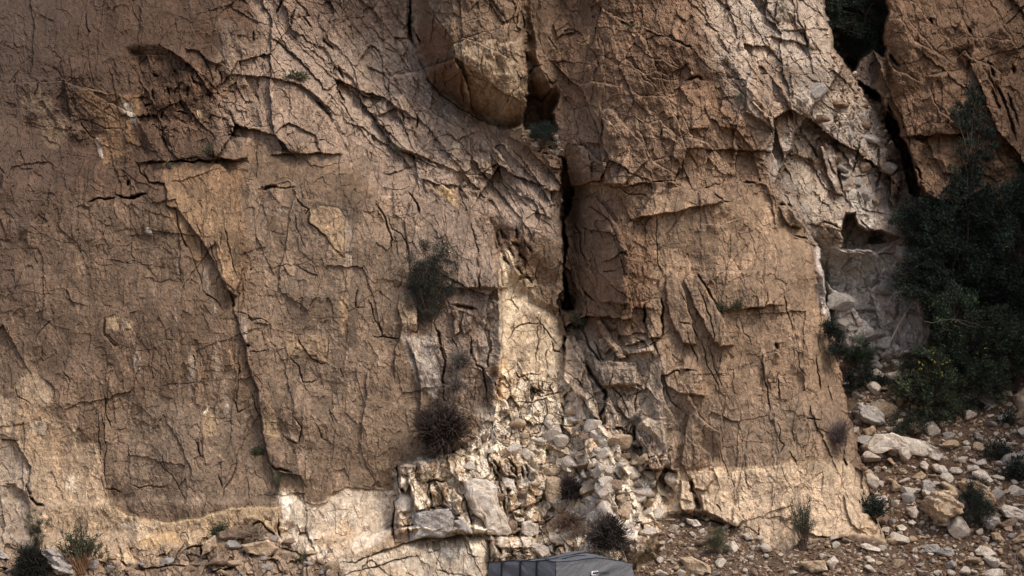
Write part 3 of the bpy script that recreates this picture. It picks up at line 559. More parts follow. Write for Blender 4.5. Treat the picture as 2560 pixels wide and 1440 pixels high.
# pale fresh foot of the walls, below the weathered varnish
patch(0, .96, rgb(.42, .305, .205), "0,990 50,1000 120,1030 195,1060 200,1110 245,1110 265,1220 275,1262 320,1290 425,1305 500,1295 590,1270 700,1268 705,1222 727,1220 758,1255 820,1262 842,1232 866,1222 1000,1226 985,1400 700,1460 -700,1460 -700,900", 3, .12)
patch(0, .92, rgb(.60, .49, .385), "700,1225 740,1240 800,1262 860,1222 1000,1228 985,1330 900,1380 760,1400 710,1380", 3, .2, 40)
patch(0, .85, rgb(.42, .30, .19), "700,1262 700,1350 520,1370 330,1330 300,1275 320,1290 425,1305 500,1295 590,1270", 3, .25, 30)
patch(0, .6, rgb(.40, .33, .27), "0,1110 40,1110 80,1180 70,1260 75,1370 -300,1370 -300,1110", 10, .5)
patch(0, .93, rgb(.56, .42, .295), "1700,1178 2120,1150 2160,1200 2225,1372 2300,1450 2250,1500 1560,1460 1640,1300 1600,1220", 4, .15)
for q, c, a in (("340,1370 460,1360 440,1330 370,1340", orange, .6), ("800,1310 850,1300 900,1330 860,1380 800,1370", orange, .45), ("60,970 150,1040 180,1170 90,1160 30,1060", rgb(.48, .32, .19), .6), ("700,1230 740,1240 715,1290 700,1260", cream, .8),
                ("305,1310 330,1305 385,1318 400,1310 380,1325 320,1322", cream, .5), ("75,1060 110,1050 120,1090 70,1080", cream, .45), ("160,1190 195,1190 190,1240 165,1230", cream, .5), ("800,1290 830,1290 850,1330 805,1340", cream, .35)):
    patch(0, a, c, q, 7, .6, 10)
# golden rim along the varnish line
def ribbon(t, a, c, wd, s):
    p = pts(t, s); w_ = window(p, wd * 4); d_, _, pr = seg_dist(SX[w_], SY[w_], p); m = np.zeros(PX.shape, F32)
    m[w_] = np.exp(-(d_ / wd) ** 2) * np.clip(np.minimum(pr, 1 - pr) * 6, 0, 1); mix(a * m * sstep(-.6, .1, fbm(PX, PY, 14, 2, 120)), c)
ribbon(4, .35, rgb(.62, .47, .27), 4, "540,1040 580,1100 640,1140 740,1165 850,1175 1000,1152 1180,1100 1400,1095"); ribbon(4, .35, rgb(.62, .47, .27), 4, "1450,1010 1520,1075 1600,1085 1640,1070 1670,1020 1720,1002"); ribbon(6, .25, rgb(.60, .42, .22), 6, "0,915 300,920 500,880 700,860 860,850")
# fresh scars
for t, q, c, a in ((4, "100,440 190,430 265,500 270,570 210,600 140,570 75,500", rgb(.42, .31, .205), .75), (1, "1550,1050 1610,1030 1700,1040 1730,1090 1720,1290 1690,1300 1640,1200 1550,1110", rgb(.40, .275, .165), .75), (1, "400,440 700,480 700,720 560,800 520,820 470,690 540,640 400,520", rgb(.34, .20, .105), .55), (1, "600,510 650,520 690,640 650,600 620,560", cream, .6), (1, "480,690 505,700 520,790 500,780", cream, .8), (1, "170,410 260,500 270,560 100,570 100,500", rgb(.42, .30, .19), .5), (1, "170,600 330,590 330,700 260,760 210,700", rgb(.40, .28, .17), .5),
                   (1, "725,1145 750,1140 765,1175 740,1175", cream, .9), (1, "830,930 1000,1000 1160,1060 1200,1340 1150,1440 1040,1250 960,1120", rgb(.34, .22, .125), .45), (2, "560,235 585,240 610,310 600,370 570,290", rgb(.62, .44, .22), .9), (2, "560,700 590,720 608,760 590,765 565,730", rgb(.66, .50, .32), .95), (2, "430,930 560,940 600,1030 540,1010 480,950", rgb(.55, .38, .20), .8), (2, "1185,205 1250,180 1245,210 1200,220", rgb(.66, .46, .26), .85),
                   (2, "560,200 900,200 930,500 900,640 750,620 640,500 600,380", rgb(.44, .33, .22), .6), (5, "0,30 30,60 40,200 0,240", rgb(.46, .30, .16), .6), (5, "300,240 480,240 500,420 480,560 390,500", rgb(.52, .45, .39), .7), (5, "310,20 380,60 380,220 300,180", rgb(.42, .30, .19), .6), (4, "1000,640 1040,600 1090,660 1080,740 1030,740", rgb(.40, .28, .17), .7), (4, "1010,630 1040,595 1040,625", cream, .9), (4, "520,150 600,140 600,215 525,215", rgb(.42, .30, .18), .8), (4, "625,150 665,160 665,205 620,205", rgb(.50, .38, .24), .9), (4, "1310,660 1380,650 1400,740 1350,760", rgb(.42, .31, .18), .6),
                   (1, "985,540 1030,545 1020,580 990,580", rgb(.60, .44, .26), .8), (4, "1490,240 1640,230 1640,380 1560,350 1440,340 1440,200", rgb(.36, .245, .15), .7)):
    patch(t, a, c, q, 3, .35, 16)
patch(1, .6, brown, "700,330 1050,320 1300,420 1300,500 1000,480 960,590 760,600 690,460", 14, .7, 18)
patch(2, .7, brown, "770,1150 900,1130 960,1300 960,1400 900,1420 790,1260", 8, .6, 14)
# bright polished cone
patch(5, .9, rgb(.63, .49, .345), "800,-120 850,-230 880,-110 960,-30 1030,90 1110,270 1110,400 1240,640 1420,800 1400,960 1000,960 700,860 790,560 812,400", 16, .45, 40)
patch(5, .85, rgb(.76, .62, .46), "800,-160 850,-200 880,-60 900,10 1000,120 900,120 850,200 820,330 800,420 790,540 805,300", 10, .5, 26)
patch(5, .85, cream, "700,600 830,600 850,640 800,860 740,960 540,960 540,850 640,800 720,690", 16, .55, 28)
patch(5, .6, orange, "790,400 830,330 830,560 790,570", 8, .5, 12); patch(5, .5, orange, "1120,570 1240,600 1240,660 1130,640", 9, .6, 12); patch(5, .5, orange, "930,760 1040,770 1060,830 950,830", 9, .6, 14)
patch(5, .65, rgb(.62, .52, .41), "860,560 1200,600 1300,700 1420,800 1300,980 1000,960 900,760", 14, .7, 30)
patch(5, .8, cream, "1280,930 1400,860 1500,960 1660,1000 1560,1140 1440,1220 1380,1130 1300,1050", 18, .6, 24)
patch(5, .9, rgb(.60, .49, .375), "270,900 420,830 760,820 980,950 1300,960 1460,1230 1400,1330 760,1330 300,1250", 12, .5, 34)
patch(5, .3, brown, "740,850 860,830 1000,960 1000,1100 860,1100 780,1000", 12, .7, 16); patch(5, .6, rgb(.30, .20, .12), "1000,1100 1220,1160 1310,1330 1000,1330 1010,1200", 12, .6, 16)
for q in ("430,1000 500,1010 500,1110 430,1090", "640,980 700,1000 760,1160 680,1140", "560,1020 640,1060 620,1120 560,1090", "860,1000 980,1000 960,1080 850,1110", "290,1160 340,1150 360,1200 290,1250", "1200,1010 1300,1010 1330,1090 1220,1100"):
    patch(5, .55, orange, q, 8, .7, 9)
patch(5, .8, rgb(.55, .46, .36), "-100,1360 140,1340 240,1310 470,1250 745,1240 745,1500 -100,1500", 6, .5, 26); patch(5, .5, rgb(.56, .40, .25), "40,1420 200,1390 400,1390 350,1460 60,1460", 10, .6); patch(5, .6, cream, "470,1290 700,1280 745,1330 600,1350 480,1330", 10, .7, 14)
patch(0, .8, rgb(.60, .48, .36), "1360,980 1480,1030 1560,1080 1570,1180 1700,1195 1690,1290 1640,1330 1560,1360 1420,1330 1380,1150", 16, .4, 34)
patch(5, .75, rgb(.60, .51, .42), "1400,960 1640,1000 1600,1160 1500,1190 1490,1280 1560,1330 1480,1340 1400,1200", 10, .5, 24)
patch(4, .9, rgb(.17, .115, .080), "0,1350 500,1360 600,1370 900,1340 1300,1180 1500,1310 1720,1400 1720,1480 0,1480", 10, .4, 20)
# pale slabs right of the cone, and the grey mottled rock at the right
patch(5, .45, rgb(.42, .34, .27), "1130,240 1300,390 1500,390 1620,560 1640,900 1450,900 1300,700 1120,460", 14, .4, 30)
patch(3, .8, rgb(.40, .34, .30), "560,620 780,560 960,560 1040,900 1130,1180 1000,1260 680,1240 620,1120 500,1000 420,760", 20, .55, 34)
patch(3, .7, rgb(.50, .40, .31), "560,760 680,740 760,960 820,1080 800,1240 700,1150 600,950", 14, .75, 12); patch(3, .6, rgb(.60, .56, .50), "830,940 900,930 900,1060 860,1060", 7, .6, 12); patch(3, .6, rgb(.6, .56, .50), "890,1000 970,960 980,1100 940,1150 890,1080", 8, .5, 12)
patch(3, .9, rgb(.52, .475, .445), "680,1230 1250,1260 1250,1640 1180,1820 800,1760 700,1500", 10, .35, 30)
patch(3, .5, rgb(.34, .23, .15), "690,1100 760,1100 800,1230 690,1230", 8, .4); patch(3, .5, rgb(.52, .46, .40), "530,400 700,470 790,560 720,600 560,560", 12, .7, 16); patch(3, .45, rgb(.5, .44, .38), "200,0 500,0 560,180 700,300 640,330 400,180", 20, .6, 20)
patch(3, .6, rgb(.60, .55, .50), "1220,375 1420,355 1350,400 1240,410", 6, .6, 8)
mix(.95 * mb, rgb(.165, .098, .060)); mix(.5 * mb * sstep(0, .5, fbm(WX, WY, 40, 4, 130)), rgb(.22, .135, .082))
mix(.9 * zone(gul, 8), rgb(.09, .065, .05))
# warm streaks and white seepage on the lower walls
st = sstep(.12, .6, fbm(WX, PY, 34, 4, 140, .6, ax=1.7, ay=.22)); st2 = sstep(.22, .7, fbm(WX, PY, 30, 4, 145, .6, ax=2.0, ay=.2)); st3 = sstep(.1, .6, fbm(WX, PY, 50, 3, 150, .6, ax=1.5, ay=.2))
wallz = zone(pts(0, "0,480 600,470 1250,480 1250,1250 0,1260"), 20); lz = zone(pts(0, "420,640 640,700 640,1060 480,1000 300,900"), 30) + zone(pts(0, "1000,640 1100,760 1060,1000 990,860"), 20) + zone(pts(0, "840,520 900,560 880,820 850,740"), 14)
mix(.5 * wallz * st3, rgb(.13, .088, .064)); mix(.36 * wallz * st, rgb(.30, .205, .13)); mix(.5 * np.clip(lz, 0, 1) * st2, rgb(.50, .43, .38)); mix(.3 * right * st, rgb(.46, .32, .20)); mix(.35 * right * st3, rgb(.18, .115, .072))
for t, q in ((4, "1080,300 1095,350 1090,440 1070,450"), (4, "950,340 970,330 970,460 950,450"), (4, "1120,460 1140,450 1150,640 1125,640"), (4, "1050,60 1080,80 1075,140"), (4, "690,330 705,340 700,430 685,420"), (4, "1640,250 1655,280 1640,350"), (1, "1480,1060 1495,1060 1490,1150"), (2, "20,1060 40,1060 50,1300 30,1330"), (1, "1390,1052 1435,1050 1435,1058 1390,1060")):
    patch(t, .4, rgb(.55, .48, .41), q, 7, .7, 8)
# everything: mottling, ochre flecks, dirt in cracks, scree soil
f1_ = fbm(WX, WY, 24, 5, 160, .7); f2_ = fbm(PX, PY, 9, 3, 170, .65)
C *= (1 + .34 * f1_ + .38 * f2_)[..., None]
C *= (1 + rub * (.08 + .40 * (ir - .5) + .38 * (ir2 - .5)))[..., None]; mix(.35 * rub * (ir2 < .15), rgb(.25, .15, .08)); mix(.3 * rub * mc * (ir > .85), rgb(.58, .38, .20)); mix(.6 * mc * (ir2 > .6) * rub, cream)
mix(.5 * zone(pts(0, "1415,480 1560,500 1640,560 1620,700 1600,860 1480,860 1415,780"), 14), rgb(.21, .13, .08))  # the cleft wall's painted shade brown, laid again over the streaks
patch(0, .8, brown, "1040,80 1060,20 1100,60 1135,120 1160,230 1200,280 1150,268 1105,232 1064,190", 12, .4, 20)
# fresh flakes and worn, paler arrises
_k = 5; _b = H.copy()
for _a in (0, 1):
    _b = sum(np.roll(_b, s_, _a) for s_ in range(-_k, _k + 1)) / (2 * _k + 1)
cvx = np.clip((H - _b) / .045, 0, 1) * (1 - grav)
mix(.18 * cvx, C * 1.8)
mix(.45 * (i6 > .86) * (e6 > .08) * (1 - grav) * sstep(-.1, .3, f1_), C * 1.7); mix(.35 * (i6 < .10) * (e6 > .08) * (1 - grav), rgb(.13, .085, .06)); mix(.45 * (i5 > .85) * plain, C * 1.5); mix(.45 * (i5 < .15) * plain, C * .6)
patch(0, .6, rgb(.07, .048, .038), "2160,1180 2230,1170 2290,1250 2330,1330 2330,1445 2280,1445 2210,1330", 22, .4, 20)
mix(.35 * broken * (i2 - .3) * (i3 > .5), C * 1.5); mix(.35 * broken * (i2 < .3), C * .6)
mix(.35 * sstep(.35, .8, fbm(WX, WY, 44, 5, 180, .65)) * (1 - grav), rgb(.34, .20, .10))
mix(.93 * grav, soil); mix(.8 * grav * ((ip > .9) & (ep > .12)), rgb(.40, .31, .23)); mix(.75 * grav * ((iq > .92) & (eq > .15)), rgb(.50, .42, .34)); mix(.5 * grav * ((iq < .2)), rgb(.19, .10, .055))
mix(.72 * INK, rgb(.085, .05, .035))
# vignette darkening painted into the rock colour, upper left and left edge
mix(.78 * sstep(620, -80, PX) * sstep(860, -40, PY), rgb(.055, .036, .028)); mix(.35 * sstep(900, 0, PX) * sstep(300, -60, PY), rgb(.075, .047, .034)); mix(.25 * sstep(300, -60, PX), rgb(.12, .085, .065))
C = C * np.array([.98, .99, .965], F32)
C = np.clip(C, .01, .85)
# ---------------------------------------------------------------- materials
def ng(mat):
    mat.use_nodes = True; n = mat.node_tree; n.nodes.clear(); return n
def rock_material(name, scale=1.0, bump=1.0, tint=None, hair=False):
    """rock whose broad colour is stored on the mesh and whose grain, pits and speckle are procedural"""
    mat = bpy.data.materials.new(name); n = ng(mat); N = n.nodes; L = n.links
    out = N.new('ShaderNodeOutputMaterial'); bs = N.new('ShaderNodeBsdfPrincipled'); L.new(bs.outputs[0], out.inputs[0])
    bs.inputs['Roughness'].default_value = .88; bs.inputs['Specular IOR Level'].default_value = .25
    tc = N.new('ShaderNodeTexCoord'); mp = N.new('ShaderNodeMapping'); mp.inputs['Scale'].default_value = (scale,) * 3
    L.new(tc.outputs['Object'], mp.inputs[0])
    at_ = N.new('ShaderNodeAttribute'); at_.attribute_name = 'Col'
    n1_ = N.new('ShaderNodeTexNoise'); n1_.inputs['Scale'].default_value = 9; n1_.inputs['Detail'].default_value = 9; n1_.inputs['Roughness'].default_value = .72
    n2_ = N.new('ShaderNodeTexNoise'); n2_.inputs['Scale'].default_value = 38; n2_.inputs['Detail'].default_value = 4; n2_.inputs['Roughness'].default_value = .7
    vo = N.new('ShaderNodeTexVoronoi'); vo.inputs['Scale'].default_value = 22
    for q in (n1_, n2_, vo): L.new(mp.outputs[0], q.inputs['Vector'])
    r1 = N.new('ShaderNodeMapRange'); r1.inputs[1].default_value = .3; r1.inputs[2].default_value = .7; r1.inputs[3].default_value = .72; r1.inputs[4].default_value = 1.28
    r2 = N.new('ShaderNodeMapRange'); r2.inputs[1].default_value = .3; r2.inputs[2].default_value = .7; r2.inputs[3].default_value = .62; r2.inputs[4].default_value = 1.38
    L.new(n1_.outputs[0], r1.inputs[0]); L.new(n2_.outputs[0], r2.inputs[0])
    mu = N.new('ShaderNodeMath'); mu.operation = 'MULTIPLY'; L.new(r1.outputs[0], mu.inputs[0]); L.new(r2.outputs[0], mu.inputs[1])
    vm = N.new('ShaderNodeVectorMath'); vm.operation = 'SCALE'; L.new(mu.outputs[0], vm.inputs['Scale'])
    if tint is None: L.new(at_.outputs['Color'], vm.inputs[0])
    else:
        cr = N.new('ShaderNodeValToRGB'); cr.color_ramp.elements[0].position = .35; cr.color_ramp.elements[1].position = .68
        cr.color_ramp.elements[0].color = (*tint[0], 1); cr.color_ramp.elements[1].color = (*tint[1], 1)
        n3_ = N.new('ShaderNodeTexNoise'); n3_.inputs['Scale'].default_value = 3.2; n3_.inputs['Detail'].default_value = 5
        L.new(mp.outputs[0], n3_.inputs['Vector']); L.new(n3_.outputs[0], cr.inputs[0]); L.new(cr.outputs[0], vm.inputs[0])
    L.new(vm.outputs[0], bs.inputs['Base Color'])
    hairmask = None
    if hair:      # hairline joints: long thin cells, broken up by noise
        last = mu.outputs[0]
        for hs, st_, th_ in ((1.7, (1.0, 1.0, .30), .010), (4.2, (1.0, 1.0, .40), .016)):
            m2 = N.new('ShaderNodeMapping'); m2.inputs['Scale'].default_value = st_; m2.inputs['Rotation'].default_value = (0, .14, 0); L.new(tc.outputs['Object'], m2.inputs[0])
            nd = N.new('ShaderNodeTexNoise'); nd.inputs['Scale'].default_value = 2.5; nd.inputs['Detail'].default_value = 5; L.new(m2.outputs[0], nd.inputs['Vector'])
            mv = N.new('ShaderNodeMix'); mv.data_type = 'VECTOR'; mv.inputs['Factor'].default_value = .16; L.new(m2.outputs[0], mv.inputs['A']); L.new(nd.outputs['Color'], mv.inputs['B'])
            ve = N.new('ShaderNodeTexVoronoi'); ve.feature = 'DISTANCE_TO_EDGE'; ve.inputs['Scale'].default_value = hs; L.new(mv.outputs['Result'], ve.inputs['Vector'])
            rl = N.new('ShaderNodeMapRange'); rl.inputs[1].default_value = th_ * .35; rl.inputs[2].default_value = th_ * 1.6; rl.inputs[3].default_value = 1; rl.inputs[4].default_value = 0; L.new(ve.outputs['Distance'], rl.inputs[0])
            nm = N.new('ShaderNodeTexNoise'); nm.inputs['Scale'].default_value = hs * 1.3; nm.inputs['Detail'].default_value = 3; L.new(tc.outputs['Object'], nm.inputs['Vector'])
            rm = N.new('ShaderNodeMapRange'); rm.inputs[1].default_value = .55; rm.inputs[2].default_value = .64; L.new(nm.outputs[0], rm.inputs[0])
            mm_ = N.new('ShaderNodeMath'); mm_.operation = 'MULTIPLY'; L.new(rl.outputs[0], mm_.inputs[0]); L.new(rm.outputs[0], mm_.inputs[1])
            sb = N.new('ShaderNodeMath'); sb.operation = 'MULTIPLY_ADD'; sb.inputs[1].default_value = -.38; sb.inputs[2].default_value = 1.0; L.new(mm_.outputs[0], sb.inputs[0])
            m3 = N.new('ShaderNodeMath'); m3.operation = 'MULTIPLY'; L.new(last, m3.inputs[0]); L.new(sb.outputs[0], m3.inputs[1]); last = m3.outputs[0]
            hairmask = sb if hairmask is None else hairmask
        L.new(last, vm.inputs['Scale'])
    ad = N.new('ShaderNodeMath'); ad.operation = 'MULTIPLY_ADD'; L.new(n2_.outputs[0], ad.inputs[0]); ad.inputs[1].default_value = .35; L.new(n1_.outputs[0], ad.inputs[2])
    bp = N.new('ShaderNodeBump'); bp.inputs['Strength'].default_value = .85 * bump; bp.inputs['Distance'].default_value = .05
    L.new(ad.outputs[0], bp.inputs['Height']); L.new(bp.outputs[0], bs.inputs['Normal'])
    return mat
M_cliff = rock_material('cliff_rock', hair=True); M_scree = rock_material('scree_soil', 2.2)
def plain_mat(name, c0, c1, scale=20, rough=.8, bump=.3, trans=0.0):
    mat = bpy.data.materials.new(name); n = ng(mat); N = n.nodes; L = n.links
    out = N.new('ShaderNodeOutputMaterial'); bs = N.new('ShaderNodeBsdfPrincipled'); bs.inputs['Roughness'].default_value = rough
    bs.inputs['Specular IOR Level'].default_value = .2
    tc = N.new('ShaderNodeTexCoord'); no = N.new('ShaderNodeTexNoise'); no.inputs['Scale'].default_value = scale; no.inputs['Detail'].default_value = 4
    cr = N.new('ShaderNodeValToRGB'); cr.color_ramp.elements[0].position = .35; cr.color_ramp.elements[1].position = .65
    cr.color_ramp.elements[0].color = (*c0, 1); cr.color_ramp.elements[1].color = (*c1, 1)
    L.new(tc.outputs['Object'], no.inputs['Vector']); L.new(no.outputs[0], cr.inputs[0]); L.new(cr.outputs[0], bs.inputs['Base Color'])
    if bump:
        bp = N.new('ShaderNodeBump'); bp.inputs['Strength'].default_value = bump; bp.inputs['Distance'].default_value = .01
        L.new(no.outputs[0], bp.inputs['Height']); L.new(bp.outputs[0], bs.inputs['Normal'])
    L.new(bs.outputs[0], out.inputs[0])
    return mat
# boulder materials: creamy limestone, ochre limestone, grey limestone, dark brown limestone
M_st = {'cream': rock_material('cream_limestone', 1.7, 1.0, ((.48, .39, .30), (.74, .66, .57))),
        'ochre': rock_material('ochre_limestone', 1.7, 1.0, ((.36, .24, .14), (.58, .46, .33))),
        'grey': rock_material('grey_limestone', 1.7, 1.0, ((.27, .235, .21), (.47, .43, .385))),
        'brown': rock_material('brown_limestone', 1.7, 1.0, ((.17, .11, .07), (.34, .25, .18)))}

# ---------------------------------------------------------------- the rock face, cut into named pieces
X3, Y3, Z3 = at(PX, PY, H)
GROUND_Z = float(np.min(Z3)) - .2
label = np.zeros(PX.shape, np.int8)
label[mh > .5] = 1; label[(m_right > .5) & (mb <= .5)] = 2; label[mb > .5] = 3; label[m_tal > .5] = 4; label[(ms > .5)] = 5
label[(mc > .5) & (ms <= .5)] = 6
lowshelf = (PY > 1335) & (PX < 985) & (label == 0); label[lowshelf] = 7
fl = np.maximum.reduce([label[:-1, :-1], label[1:, 1:]])
idx = np.arange(NY * NX, dtype=np.int32).reshape(NY, NX)
q4 = np.stack([idx[:-1, :-1], idx[1:, :-1], idx[1:, 1:], idx[:-1, 1:]], -1)
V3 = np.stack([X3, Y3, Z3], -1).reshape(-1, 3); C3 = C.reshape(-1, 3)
names = {0: ('cliff', 'tall brown weathered limestone cliff face filling most of the picture'), 1: ('hanging_buttress', 'rounded golden brown buttress hanging at the top centre beside the dark cleft'),
         2: ('gully_rock', 'grey mottled broken rock of the shaded gully right of the main wall'), 3: ('shaded_buttress', 'dark brown cracked rock buttress in the upper right corner'),
         4: ('scree_slope', 'stony slope of reddish soil and gravel at the lower right'), 5: ('scree_tongue', 'tongue of reddish gravel under the right wall at the bottom'),
         6: ('fractured_rock_cone', 'pale cream and tan shattered rock cone at the bottom centre'), 7: ('bedrock_shelf', 'low brown broken bedrock shelf along the bottom left')}
for k_, (nm, lb) in names.items():
    f_ = q4[fl == k_]
    if not len(f_): continue
    used = np.zeros(NY * NX, bool); used[f_.ravel()] = True; remap = np.cumsum(used) - 1
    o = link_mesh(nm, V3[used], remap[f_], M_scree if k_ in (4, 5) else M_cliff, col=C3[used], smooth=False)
    tag(o, lb, 'scree' if k_ in (4, 5) else 'rock face', kind='structure')
# level ground in front of the cliff foot, out to behind the camera
gx_ = np.linspace(-90, 90, 61); gy_ = np.linspace(-30, 46, 61); GXX, GYY = np.meshgrid(gx_, gy_)
GZ = -.45 + .25 * fbm(GXX * 10, GYY * 10, 160, 3, 200)
gi = np.arange(61 * 61).reshape(61, 61); gf = np.stack([gi[:-1, :-1], gi[:-1, 1:], gi[1:, 1:], gi[1:, :-1]], -1).reshape(-1, 4)
og = link_mesh('ground', np.stack([GXX, GYY, GZ], -1).reshape(-1, 3), gf, rock_material('ground_soil', .5, 1.0, ((.19, .12, .075), (.32, .23, .16))), smooth=True)
tag(og, 'stony brown soil in front of the cliff foot', 'ground', kind='structure')

iy = lambda v: int(np.clip(np.searchsorted(ay_, v), 0, NY - 1)); ix = lambda v: int(np.clip(np.searchsorted(ax_, v), 0, NX - 1))
def dep(px, py): return float(H[iy(py), ix(px)])

# ---------------------------------------------------------------- stones
def ico(n):
    import bmesh
    b = bmesh.new(); bmesh.ops.create_icosphere(b, subdivisions=n, radius=1.0)
    v = np.array([q.co[:] for q in b.verts]); f = np.array([[x.index for x in q.verts] for q in b.faces]); b.free(); return v, f
ICO = {k: ico(k) for k in (2, 3, 4, 5, 6)}
def n3(v, sc_, s=0):   # cheap 3-D-ish noise out of three planar ones
    x, y, z = v[:, 0], v[:, 1], v[:, 2]
    return (fbm(x + 5, y + 3, sc_, 4, s) + fbm(y + 11, z + 7, sc_, 4, s + 3) + fbm(z + 17, x + 1, sc_, 4, s + 6)) / 2
def chip(v, planes, r, lo=.62, hi=1.0, sharp=26):
    """push a unit sphere onto the inside of random planes: a broken, faceted stone"""
    nn = r.normal(size=(planes, 3)); nn /= np.linalg.norm(nn, axis=1)[:, None]; hh = r.uniform(lo, hi, planes)
    t = hh[None, :] / np.maximum(v @ nn.T, 1e-3); t = np.clip(t, 0, 1.25)
    rad = -np.log(np.exp(-sharp * t).sum(1) + math.exp(-sharp * 1.2)) / sharp
    return v * rad[:, None]
def outline_stone(name, poly, mat, thick=.55, lift=.35, lvl=5, seed=0, base=None, layers=.0, rough=1.0):
    """a solid stone whose outline is the given photo polygon, seated on the rock behind it"""
    r = np.random.default_rng(seed + 100); p = np.array(poly); cx, cy = p.mean(0); w_ = np.ptp(p[:, 0]); h_ = np.ptp(p[:, 1])
    d0 = base if base is not None else max(dep(cx, cy), dep(cx, p[:, 1].max()) - h_ * M * .5)
    v, f = ICO[lvl]
    th = np.arctan2(v[:, 2], v[:, 0]); ct = np.hypot(v[:, 0], v[:, 2])
    # radius of the outline in every direction
    ang = np.linspace(-pi, pi, 181); rr = np.zeros(181)
    for i, a in enumerate(ang):
        dx, dy = cos(a), -sin(a); best = 0
        for j in range(len(p)):
            x0, y0 = p[j] - (cx, cy); x1, y1 = p[(j + 1) % len(p)] - (cx, cy); ex, ey = x1 - x0, y1 - y0
            den = dx * ey - dy * ex
            if abs(den) < 1e-9: continue
            t = (x0 * ey - y0 * ex) / den; s_ = (x0 * dy - y0 * dx) / den
            if t > 0 and -1e-6 <= s_ <= 1 + 1e-6: best = max(best, t)
        rr[i] = best
    rad = np.interp(th, ang, rr) * 1.10 * M * (D0 - d0) / D0
    prof = np.clip(ct, 0, 1) ** .45                      # fairly square shoulders
    T = thick * min(w_, h_) * M
    ch = chip(v, 13, r, .58, 1.0, 40); cr_ = np.linalg.norm(ch, axis=1)
    yv = np.sign(v[:, 1]) * np.abs(v[:, 1]) ** .8 * T * (cr_ * 1.05)
    x = np.cos(th) * rad * prof * (.55 + .45 * cr_); z = np.sin(th) * rad * prof * (.55 + .45 * cr_)
    k = min(w_, h_) * M
    vv = np.stack([x, yv, z], 1)
    nrm = vv / (np.linalg.norm(vv, axis=1)[:, None] + 1e-6)
    q = vv / k
    am = n3(q * 10 + seed * 3.1, 6.0, seed % 50) * .05 * k * rough + np.abs(n3(q * 10 + 9 + seed, 2.2, seed % 37)) * -.03 * k * rough
    if layers: am = am + layers * k * .05 * np.sign(np.sin((q[:, 2] * 1.0 + q[:, 0] * .45 + .12 * n3(q * 10, 9, 5)) * 26)) * (np.abs(v[:, 1]) * .5 + .5)
    am = am - .05 * k * np.exp(-(n3(q * 10 + 30 + seed, 7.0, (seed * 3) % 50) / .05) ** 2) - .03 * k * np.exp(-(n3(q * 10 + 60 + seed, 3.0, (seed * 5) % 50) / .06) ** 2)
    vv = vv + nrm * am[:, None]
    bx, by, bz = at(cx, cy, d0 + lift * T)
    bot = vv[:, 2].min(); vv[:, 2] -= bot
    o = link_mesh(name, vv, f, mat, smooth=False); o.location = (bx, by, bz + bot)
    return o
